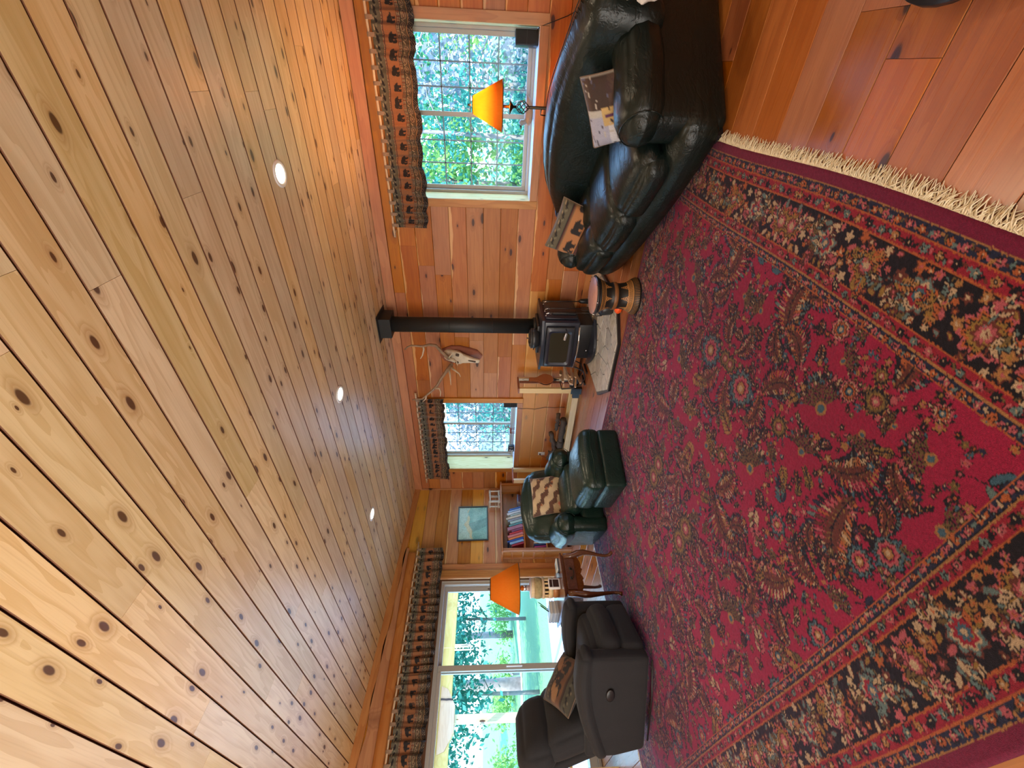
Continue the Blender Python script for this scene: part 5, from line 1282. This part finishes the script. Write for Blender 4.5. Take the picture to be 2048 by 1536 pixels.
s=MB(); s.tube([(.0,.0,.90),(-.02,.0,.915),(-.055,.0,.915),(-.058,.0,.86)],.006,8); ob('switch_arm',s,M_bronze,fl)
light('floor_lamp_bulb','POINT',(6.225,-.60,1.465),energy=22,color=(1,.50,.20),shadow_soft_size=.035)
light('floor_lamp_top','POINT',(6.225,-.60,1.50),energy=5,color=(1,.36,.12),shadow_soft_size=.02)
tl=thing('table_lamp','rustic bark-and-slat table lamp with an orange parchment shade on the end table','table lamp',(1.92,-2.905,.600))
shade(tl,.262,.108,.312,.435)
s=MB(); s.lathe([(.0,0),(.100,0),(.102,.03),(.098,.06),(.0,.06)],28); ob('base_block',s,M_bkcasez,tl)
s=MB(); s.lathe([(.0,.0),(.105,.0),(.108,.045),(.0,.045)],28,c=(0,0,.06)); s.f=s.f; ob('lower_band',s,M_pinez,tl)
for k in range(14): a=k*2*PI/14; s=MB(); s.tube([(.096*math.cos(a),.096*math.sin(a),.10),(.096*math.cos(a),.096*math.sin(a),.155)],.010,8); ob('cage_slat',s,M_pinez,tl)
s=MB(); s.lathe([(.02,.10),(.07,.10),(.07,.155),(.02,.155)],20); ob('dark_core',s,M_bark,tl)
s=MB(); s.lathe([(.0,.153),(.108,.153),(.112,.160),(.108,.166),(.112,.172),(.104,.178),(.0,.178)],28); ob('rope_band',s,M_rod,tl)
s=MB(); s.lathe([(.100,.176),(.108,.20),(.110,.235),(.103,.262)],28); ob('bark_drum',s,plain('lichen_bark',(.36,.29,.14),.9,var=.7,scale=26,bump=1),tl)
s=MB(); s.lathe([(.0,.258),(.100,.258),(.098,.300),(.0,.300)],28); ob('upper_block',s,M_pinez,tl)
s=MB(); s.lathe([(.0,.298),(.104,.298),(.106,.306),(.0,.310)],28); ob('top_disk',s,M_white,tl)
s=MB(); s.lathe([(.0,.308),(.030,.310),(.030,.40),(.012,.41),(.012,.52),(.0,.52)],16); ob('neck',s,M_chrome,tl)
s=MB(); s.tube([(0,0,.50),(0,0,.76)],.003,6); s.lathe([(0,.752),(.010,.757),(.007,.768),(0,.778)],12); ob('finial',s,M_bronze,tl)
s=MB(); s.lathe([(0,.53),(.014,.54),(.028,.58),(.020,.615),(.0,.625)],16); ob('bulb',s,M_white,tl)
# things on the end table
ck=thing('weather_clock','white rounded digital weather clock before the table lamp','clock',(2.16,-2.985,.600),math.radians(0))
s=MB(); s.rb((0,0,.068),(.030,.115,.132),.026,seg=5); bd_=ob('body',s,M_white,ck)
s=MB(); s.box((.0165,0,.055),(.003,.078,.062)); s.box((.0165,0,.107),(.003,.078,.030)); ob('display',s,NT('lcd_brown').fin((.045,.022,.018),.2),bd_)
for i,(n,h,c,lab) in enumerate(((.15,.010,(.06,.08,.10),'dark slim notebook under the white booklet on the end table'),(.14,.012,(.72,.74,.70),'white printed booklet on top of the stack on the end table'))):
    b=thing('notebook' if i==0 else 'booklet',lab,'notebook' if i==0 else 'booklet',(2.14,-2.79+.004*i,.600+.011*i),math.radians(5*i))
    s=MB(); s.box((0,0,h/2),(.11,n,h),ch=.002); ob('cover',s,plain('cover_%d'%i,c,.5,var=.25,scale=40),b)
    if i: s=MB(); s.box((0,.0,h+.0005),(.06,.08,.001)); ob('printed_panel',s,plain('print_grey',(.22,.30,.28),.6,var=.6,scale=60),b)
cp=thing('blue_cup','small pale blue cup between the booklet and the clock','cup',(2.16,-2.895,.600))
s=MB(); s.lathe([(.0,.0),(.022,.0),(.027,.035),(.024,.035),(.020,.005),(.0,.004)],20); ob('bowl',s,plain('pale_blue_glaze',(.30,.45,.62),.25),cp)
s=MB(); s.tube([(.026,0,.028),(.038,0,.024),(.038,0,.012),(.025,0,.010)],.003,6); ob('cup_handle',s,plain('pale_blue_glaze_b',(.30,.45,.62),.25),cp)
mg=thing('magazine_stack','pale stack of magazines at the back of the end table','magazines',(1.72,-3.075,.600),math.radians(4))
for i in range(7): s=MB(); s.box((.004*math.sin(i*2),.003*math.cos(i*3),.007+.0138*i),(.20,.14,.013),ch=.001); ob('magazine',s,plain('cover_pale_%d'%(i%3),[(.55,.60,.66),(.42,.48,.55),(.70,.72,.72)][i%3],.35),mg)
for i in range(2):
    pn=thing('pen',['slim dark pen leaning off the magazine stack, upper one','short thick dark pen leaning beside the slim pen'][i],'pen',(1.74+.02*i,-3.06-.03*i,.70+.0*i),0,rot=(math.radians(-38),0,0)); s=MB(); s.tube([(0,0,0.003),(0,0,.12-.02*i),(0,0,.15-.03*i)],[.005+.002*i,.005+.002*i,.001],8); ob('barrel',s,M_black,pn)
# ------------------------------------------------------------------ window sill objects
def speaker(loc,rz,h,lab):
    t=thing('bookshelf_speaker',lab,'speaker',loc,rz); s=MB(); s.rb((0,0,h/2),(.125,.13,h),.006,seg=1); b=ob('cabinet',s,M_black,t)
    s=MB(); s.rb((0,-.068,h*.54),(.112,.010,h*.84),.004,seg=1); ob('grille',s,plain('grille_cloth' ,(.02,.02,.022),.9,bump=.6,scale=300),b)
    s=MB(); s.box((0,-.0745,h*.50),(.112,.002,.004)); ob('grille_split',s,M_iron,b)
speaker((6.745,.13,.918),math.radians(8),.225,'black speaker in the right corner of the big window sill')
speaker((2.085,.115,.913),math.radians(14),.22,'black speaker in the right corner of the small window sill')
def cord(pts,lab):
    c=thing('speaker_cord' if 'speaker' in lab else 'power_cord',lab,'cord',(0,0,0)); s=MB(); s.tube(pts,.0035,6); ob('wire',s,M_black,c)
cord([(6.81,.06,.94),(6.835,-.02,.905),(6.87,-.033,.80),(6.92,-.012,.66),(6.984,-.006,.529),(7.15,-.006,.40)],'thin black speaker cord running down from the big window')
cord([(2.10,.03,.925),(2.08,-.033,.90),(2.072,-.033,.83),(2.055,-.006,.76),(2.041,-.006,.613),(2.085,-.007,.45),(2.075,-.006,.283),(2.09,-.006,.16),(2.098,-.03,.077),(2.18,-.03,.08)],'thin black speaker cord running down below the small window')
# carved wooden decoy bird
M_decoy=plain('decoy_tan',(.40,.27,.18),.5,var=.2,scale=10)
dk_=thing('wooden_decoy','carved wooden duck decoy with a grey head on the big window sill','decoy',(6.14,.12,.920),math.radians(12))
s=MB(); s.tube([(.16,0,.085),(.12,0,.062),(.06,0,.05),(0,0,.05),(-.06,0,.05),(-.10,0,.052),(-.125,0,.05)],[.004,.022,.040,.047,.046,.036,.014],14); ob('body',s,M_decoy,dk_)
s=MB(); s.tube([(-.085,0,.07),(-.095,0,.10),(-.10,0,.125),(-.115,0,.142)],[.030,.025,.032,.022],12); hd=ob('head',s,plain('decoy_grey',(.25,.27,.26),.45,var=.3,scale=20),dk_)
s=MB(); s.tube([(-.125,0,.135),(-.165,0,.125)],[.012,.005],8,flat=.5); ob('bill',s,M_iron,hd)
# block calendar reading 21
cl=thing('block_calendar','black block calendar reading 21 at the left end of the small window sill','calendar',(1.02,.10,.913),math.radians(-8))
s=MB(); s.rb((0,0,.055),(.155,.05,.11),.004,seg=1); b=ob('block',s,M_black,cl)
def digit(segs,x,z,w,h,t=.010):
    m=MB(); P_={'a':((0,h/2),(w,t)),'g':((0,0),(w,t)),'d':((0,-h/2),(w,t)),'b':((w/2-t/2,h/4),(t,h/2)),'c':((w/2-t/2,-h/4),(t,h/2)),'e':((-w/2+t/2,-h/4),(t,h/2)),'f':((-w/2+t/2,h/4),(t,h/2))}
    for q in segs: (cx,cz2),(sw_,sh_)=P_[q]; m.box((x+cx,-.0262,z+cz2),(sw_,.002,sh_))
    return m
ob('numeral_two',digit('abged',-.038,.055,.038,.06),M_white,b); ob('numeral_one',digit('bc',.030,.055,.030,.06),M_white,b)
# twig reindeer
rd_=thing('twig_reindeer','little twig reindeer standing on the small window sill','figurine',(1.44,.115,.912),math.radians(10))
M_twig=plain('red_twig',(.22,.07,.05),.7,var=.4,scale=30)
s=MB(); s.tube([(-.055,0,.075),(.045,0,.08)],[.015,.017],8); s.tube([(.045,0,.085),(.075,0,.125)],[.010,.008],8); s.tube([(.070,0,.125),(.11,0,.118)],[.012,.006],8); ob('body',s,M_twig,rd_)
for x in (-.045,.038):
    for y in (-.012,.012): s=MB(); s.tube([(x,y,.07),(x+.006,y*1.8,.0)],[.006,.004],6); ob('leg',s,M_twig,rd_)
for y in (-1,1): s=MB(); s.tube([(.07,y*.006,.13),(.055,y*.03,.16),(.07,y*.045,.19)],[.004,.003,.002],6); s.tube([(.055,y*.03,.16),(.03,y*.035,.178)],[.003,.002],5); ob('antler',s,M_twig,rd_)
# wall outlet
ou=thing('wall_outlet','white wall outlet with a plug on the boards above the armchair arm','outlet',(.985,0,.42))
s=MB(); s.rb((0,-.005,0),(.075,.008,.12),.003,seg=1); pl_=ob('plate',s,M_white,ou)
for z in (-.028,.028): s=MB(); s.rb((0,-.010,z),(.034,.004,.028),.002,seg=1); ob('socket',s,M_paper,pl_)
s=MB(); s.rb((0,-.022,.028),(.026,.024,.024),.005,seg=2); ob('plug',s,M_black,ou)
cord([(.985,-.036,.445),(.975,-.06,.42),(.93,-.05,.32),(.90,-.03,.18)],'black power cord dropping from the white wall outlet')
# black round stool base cut by the top of the photograph
bs=thing('round_black_stool','round black padded stool seat just inside the upper edge of the photo','stool',(7.03,-3.60,0))
s=MB(); s.lathe([(.0,.055),(.25,.055),(.315,.06),(.33,.075),(.325,.095),(.26,.105),(.0,.107)],40); ob('seat_pad',s,M_black,bs)
s=MB(); s.lathe([(.0,.0),(.13,.0),(.14,.02),(.05,.04),(.05,.056),(.0,.056)],32); ob('base',s,M_iron,bs)
# pale wooden side table behind the recliner
sd=thing('pine_side_table','pale pine side table mostly hidden behind the charcoal recliner','table',(.62,-4.52,0),math.radians(8))
s=MB(); s.box((0,0,.50),(.42,.62,.03),ch=.004); ob('table_top',s,M_pine,sd)
for x in (-.17,.17):
    for y in (-.26,.26): s=MB(); s.box((x,y,.2425),(.05,.05,.485),ch=.004); ob('leg',s,M_pinez,sd)
s=MB(); s.box((0,0,.16),(.36,.54,.02),ch=.003); ob('lower_shelf',s,M_bkcase,sd)
# ------------------------------------------------------------------ outside
def grassm(name,a,b,sc=3):
    t=NT(name); P_=t.obj(); n=t.noise(P_,sc,5,.65); n2=t.noise(P_,sc*14,3,.6)
    return t.fin(t.mix(t.math('ADD',t.math('MULTIPLY',n,.6),t.math('MULTIPLY',n2,.4)),a,b),.9,t.bump(n2,.6,.05))
s=MB(); n=30; vs=[];fs=[]
gx=np.concatenate([np.linspace(-160,-75,6),np.linspace(-70,-5,30),np.linspace(-4,30,8),np.linspace(40,120,4)]); gy=np.concatenate([np.linspace(-40,60,36),np.linspace(75,180,6)])
def gz(x,y):
    z=-.45
    if x<-21: z+=min(2.2,(-21-x)*.07)
    if y>14: z+=min(1.5,(y-14)*.05)
    return z+.06*math.sin(x*.7)*math.sin(y*.5)
for x in gx:
    for y in gy: vs.append((x,y,gz(x,y)-(0 if not(x>-1 and -9<y<1.2) else .3)))
k=len(gy)
for i in range(len(gx)-1):
    for j in range(k-1): fs.append((i*k+j,(i+1)*k+j,(i+1)*k+j+1,i*k+j+1))
s.add(vs,fs,None,True); ob('ground',s,grassm('lawn',(.03,.12,.035),(.075,.19,.05),1.2),kind='structure')
# pale gravel drive beyond the lawn
s=MB(); vs=[];fs=[]
for i in range(25):
    y=-30+i*2.6; vs+= [(-20.6+.4*math.sin(y*.2),y,gz(-20.6,y)+.03),(-18.7+.3*math.sin(y*.3),y,gz(-18.7,y)+.03)]
for i in range(24): a=2*i; fs.append((a,a+1,a+3,a+2))
s.add(vs,fs,None,True); ob('gravel_drive',s,plain('pale_gravel',(.55,.52,.46),.9,bump=.4),kind='structure')
# deck of grey boards
dk=MB(); dk.box((-2.2,-3.0,-.16),(3.84,14,.06)); deck=ob('deck',dk,plain('deck_joist',(.10,.10,.11),.9),kind='structure')
M_deck=plain('painted_deck_board',(.33,.38,.48),.55,var=.12,scale=7)
dm_=board_mesh(14,.142,M_deck,.03,.004,'deck_board')
for i in range(27):
    o=bpy.data.objects.new('deck_board',dm_); C.objects.link(o); o.parent=deck; o.location=(-.355-.142*i,-3.0,-.10); o.rotation_euler=(0,0,PI/2)
# porch frame: posts, beam, brackets and soffit
M_beam=wood('porch_fir',(.78,.58,.24),(.66,.43,.14),(.4,.22,.06),kd=.25,ring=8,ax='y'); M_post=wood('porch_fir_post',(.62,.52,.30),(.50,.38,.2),(.3,.2,.1),kd=.25,ring=8,ax='z')
porch=thing('porch_frame','fir porch beam and post with a chamfered bracket outside the patio door','porch',(0,0,0))
s=MB(); s.box((-3.95,-3,2.25),(.14,14,.30),ch=.01); ob('beam',s,M_beam,porch)
for y in (-2.60,.9,-6.2):
    s=MB(); s.box((-3.95,y,1.0),(.14,.14,2.2),ch=.006); ob('post',s,M_post,porch)
    s=MB(); s.prism([(-.55,.16),(.55,.16),(.50,.02),(.22,-.14),(-.22,-.14),(-.50,.02)],-.085,.085,M=T(-3.95,y,2.16)@Matrix(((0,0,1,0),(1,0,0,0),(0,1,0,0),(0,0,0,1)))); ob('bracket',s,wood('bracket_fir',(.74,.44,.22),(.62,.33,.14),(.4,.2,.08),kd=.3,ax='y') if 'bracket_fir' not in bpy.data.materials else bpy.data.materials['bracket_fir'],porch)
s=MB(); s.box((-3.80,-3,2.49),(.16,14,.18)); ob('rim_board',s,M_post,porch)
s=MB()
for i in range(12): s.box((-2.2,-9.6+i*1.2,2.62),(3.9,.05,.14))
ob('rafter',s,M_post,porch,kind='stuff')
# wind chime on the porch
wc=thing('wind_chime','bamboo wind chime hanging from the porch beam beyond the door glass','wind chime',(-3.4,-1.50,0))
s=MB(); s.tube([(0,0,2.05),(0,0,2.64)],.003,5); s.tube([(0,0,1.35),(0,0,1.75)],.002,5); s.box((0,0,1.33),(.01,.06,.05)); ob('cord',s,M_rod,wc,kind='stuff')
for k in range(5): a=k*2*PI/5; s=MB(); s.tube([(.05*math.cos(a),.05*math.sin(a),1.78-.03*k),(.05*math.cos(a),.05*math.sin(a),2.06)],.014,8); ob('chime_tube',s,M_rod,wc)
# trees -------------------------------------------------------------------
def leafm(name,c1,c2):
    t=NT(name); n=t.noise(t.obj(),1.6,3); n2=t.noise(t.obj(),9,2); c=t.mix(t.math('ADD',t.math('MULTIPLY',n,.5),t.math('MULTIPLY',n2,.5)),c1,c2)
    d=t.n('BsdfDiffuse',i={'Color':c}); l=t.n('BsdfTranslucent',i={'Color':c}); m=t.n('MixShader',i={0:.45,1:d,2:l}); t.t.links.new(m.outputs[0],t.out.inputs[0]); return t.m
M_leafA=leafm('teal_leaves',(.02,.13,.11),(.08,.28,.22)); M_leafB=leafm('yellow_green_leaves',(.09,.24,.05),(.24,.40,.13)); M_leafC=leafm('deep_green_leaves',(.02,.10,.05),(.08,.24,.10)); M_leafD=leafm('dry_grey_twigs',(.12,.14,.15),(.26,.26,.27))
M_trunk=plain('tree_bark',(.16,.14,.13),.9,var=.5,scale=6,bump=1)
def tree(x,y,h,cr,ch,n,mat,lab,tr=.14,leaf=.12,seed=1,low=.3,grp='trees beyond the windows',nm='tree'):
    r=np.random.RandomState(seed); z0=gz(x,y); t=thing(nm,lab,'tree' if nm=='tree' else 'shrub',(x,y,z0-.05))
    if tr:
        s=MB(); pts=[(.15*math.sin(i*.7+seed)*i/8*cr*.3,.12*math.cos(i*.9+seed)*i/8*cr*.3,h*.92*i/8) for i in range(9)]; s.tube(pts,[tr*(1-.85*i/8)+.01 for i in range(9)],9); s0=ob('trunk',s,M_trunk,t)
        s=MB()
        for i in range(12):
            k_=r.randint(2,8); p=pts[k_]; a=r.rand()*6.28; L=cr*r.uniform(.5,.95); s.tube([p,(p[0]+math.cos(a)*L*.5,p[1]+math.sin(a)*L*.5,p[2]+L*.22),(p[0]+math.cos(a)*L,p[1]+math.sin(a)*L,p[2]+L*.30)],[tr*.32,tr*.18,.01],5)
        ob('branch',s,M_trunk,t,kind='stuff')
    # clustered leaves
    nc=max(14,n//55); c=r.normal(0,1,(nc,3)); c/=np.linalg.norm(c,axis=1)[:,None]; c*=(r.rand(nc,1)**.45); c=c*np.array([cr,cr,ch/2])+np.array([0,0,h*low+ch/2])
    ci=r.randint(0,nc,n); P_=c[ci]+r.normal(0,cr*.13,(n,3)); a=r.normal(0,1,(n,3)); a/=np.linalg.norm(a,axis=1)[:,None]; b=np.cross(a,r.normal(0,1,(n,3))); b/=np.linalg.norm(b,axis=1)[:,None]
    L=leaf*r.uniform(.5,1.2,(n,1)); V=np.stack([P_-a*L,P_-b*L*.5,P_+a*L,P_+b*L*.5],1).reshape(-1,3); V[:,2]=np.maximum(V[:,2],.02)
    me=bpy.data.meshes.new('foliage'); me.from_pydata(V.tolist(),[],[(4*i,4*i+1,4*i+2,4*i+3) for i in range(n)]); me.materials.append(mat); o=ob('foliage',me,None,t,kind='stuff'); return t
# seen through the patio door
tree(-10.5,-.3,7.5,3.0,4.6,13000,M_leafA,'tall teal-leaved tree whose low boughs hang across the top of the door view',.06,.11,3,.27)
tree(-14,3.6,8,3.0,5.0,10000,M_leafA,'bushy blue-green tree at the right of the patio door view',.07,.13,4,.30)
tree(-13,-4.6,9,2.8,5.4,12000,M_leafC,'dark green tree behind the porch post',.08,.12,5,.22)
tree(-20.0,2.75,12,2.2,7,3000,M_leafB,'tall sunlit tree with a thick bare grey trunk beyond the middle of the patio door',.40,.2,6,.42)
tree(-27,-4.0,12,3.0,8,2600,M_leafB,'yellow-green tree standing far behind the drive',.22,.22,7,.3)
tree(-23,6.5,12,3.0,8,2600,M_leafA,'pale far tree at the right beyond the drive',.22,.22,8,.3)
tree(-26,-9,12,3.2,8,2600,M_leafA,'far tree at the left edge of the patio door view',.24,.22,9,.3)
for i,(x,y) in enumerate(((-23,-4.5),(-22.5,-1.0),(-23.5,3.6),(-22.5,8.0))):
    tree(x,y,1.8,1.9,1.5,1500,M_leafB,['sunlit yellow bush beyond the drive behind the recliner','sunlit yellow bush beyond the drive in the middle of the door view','sunlit yellow bush beyond the drive behind the table lamp','sunlit yellow bush at the far right beyond the drive'][i],0,.12,20+i,0.0,nm='shrub')
# bird house on a post by the lawn
bhs=thing('bird_house','small grey bird house on a post at the edge of the lawn','bird house',(-13.0,1.15,gz(-13,1.15)))
s=MB(); s.box((0,0,.27),(.08,.08,.54)); ob('post',s,M_trunk,bhs); s=MB(); s.box((0,0,.65),(.22,.22,.26)); s.prism([(-.16,.12),(.16,.12),(0,.28)],-.15,.15,M=T(0,0,.66)@Matrix(((0,0,1,0),(1,0,0,0),(0,1,0,0),(0,0,0,1)))); ob('box',s,M_trunk,bhs)
# seen through the stove-wall windows
tree(5.2,6.2,6.5,1.9,5.2,2600,M_leafA,'leafy tree close outside the left half of the big window',.06,.075,11,.04)
tree(7.1,5.2,5.5,1.5,4.4,2600,M_leafD,'twiggy grey-green tree outside the right half of the big window',.06,.07,12,.04)
tree(6.0,10.5,8,2.6,6.5,1500,M_leafC,'darker tree further behind the big window',.14,.12,13,.12)
tree(-.6,5.2,6,1.9,5.6,7500,M_leafA,'leafy tree close outside the small window',.07,.08,14,.02)
tree(.4,7.0,5.5,1.6,4.6,4200,M_leafC,'dense green tree behind the right part of the small window',.10,.09,15,.10)
tree(-3.8,7.4,7,2.5,6.4,6000,M_leafD,'grey twiggy tree at the left of the small window view',.08,.10,16,.02)
for i,(x,y) in enumerate(((3.9,7.5),(8.3,8.5))): tree(x,y,5,1.5,4,2600,M_leafB,['pale green tree between the two windows outside','pale green tree outside right of the big window'][i],.08,.10,17+i,.1)

tree(-8,17,9,4.5,8,9000,M_leafA,'broad hazy tree far behind the small window',.10,.22,31,.0)
tree(-2,19,10,4.5,9,9000,M_leafC,'broad dark tree far behind the small window, right half',.10,.22,32,.0)
tree(5.0,17,9,3.5,8,2200,M_leafA,'hazy tree far behind the big window',.10,.20,33,.0)

for i,(x,y,m) in enumerate(((3.6,10.5,M_leafC),(6.2,11.5,M_leafA),(8.6,11.0,M_leafC),(-2.5,11.0,M_leafA),(-5.2,12.0,M_leafC),(-8.5,13.0,M_leafA))):
    tree(x,y,1.7 if i<3 else 2.6,1.9,1.2 if i<3 else 2.4,2500 if i<3 else 4200,m,['green shrub low in the left part of the big window','teal shrub low in the middle of the big window','green shrub low in the right part of the big window','teal shrub low in the right part of the small window','green shrub low in the middle of the small window','teal shrub low in the left part of the small window'][i],0,.10,40+i,0.0,nm='shrub')
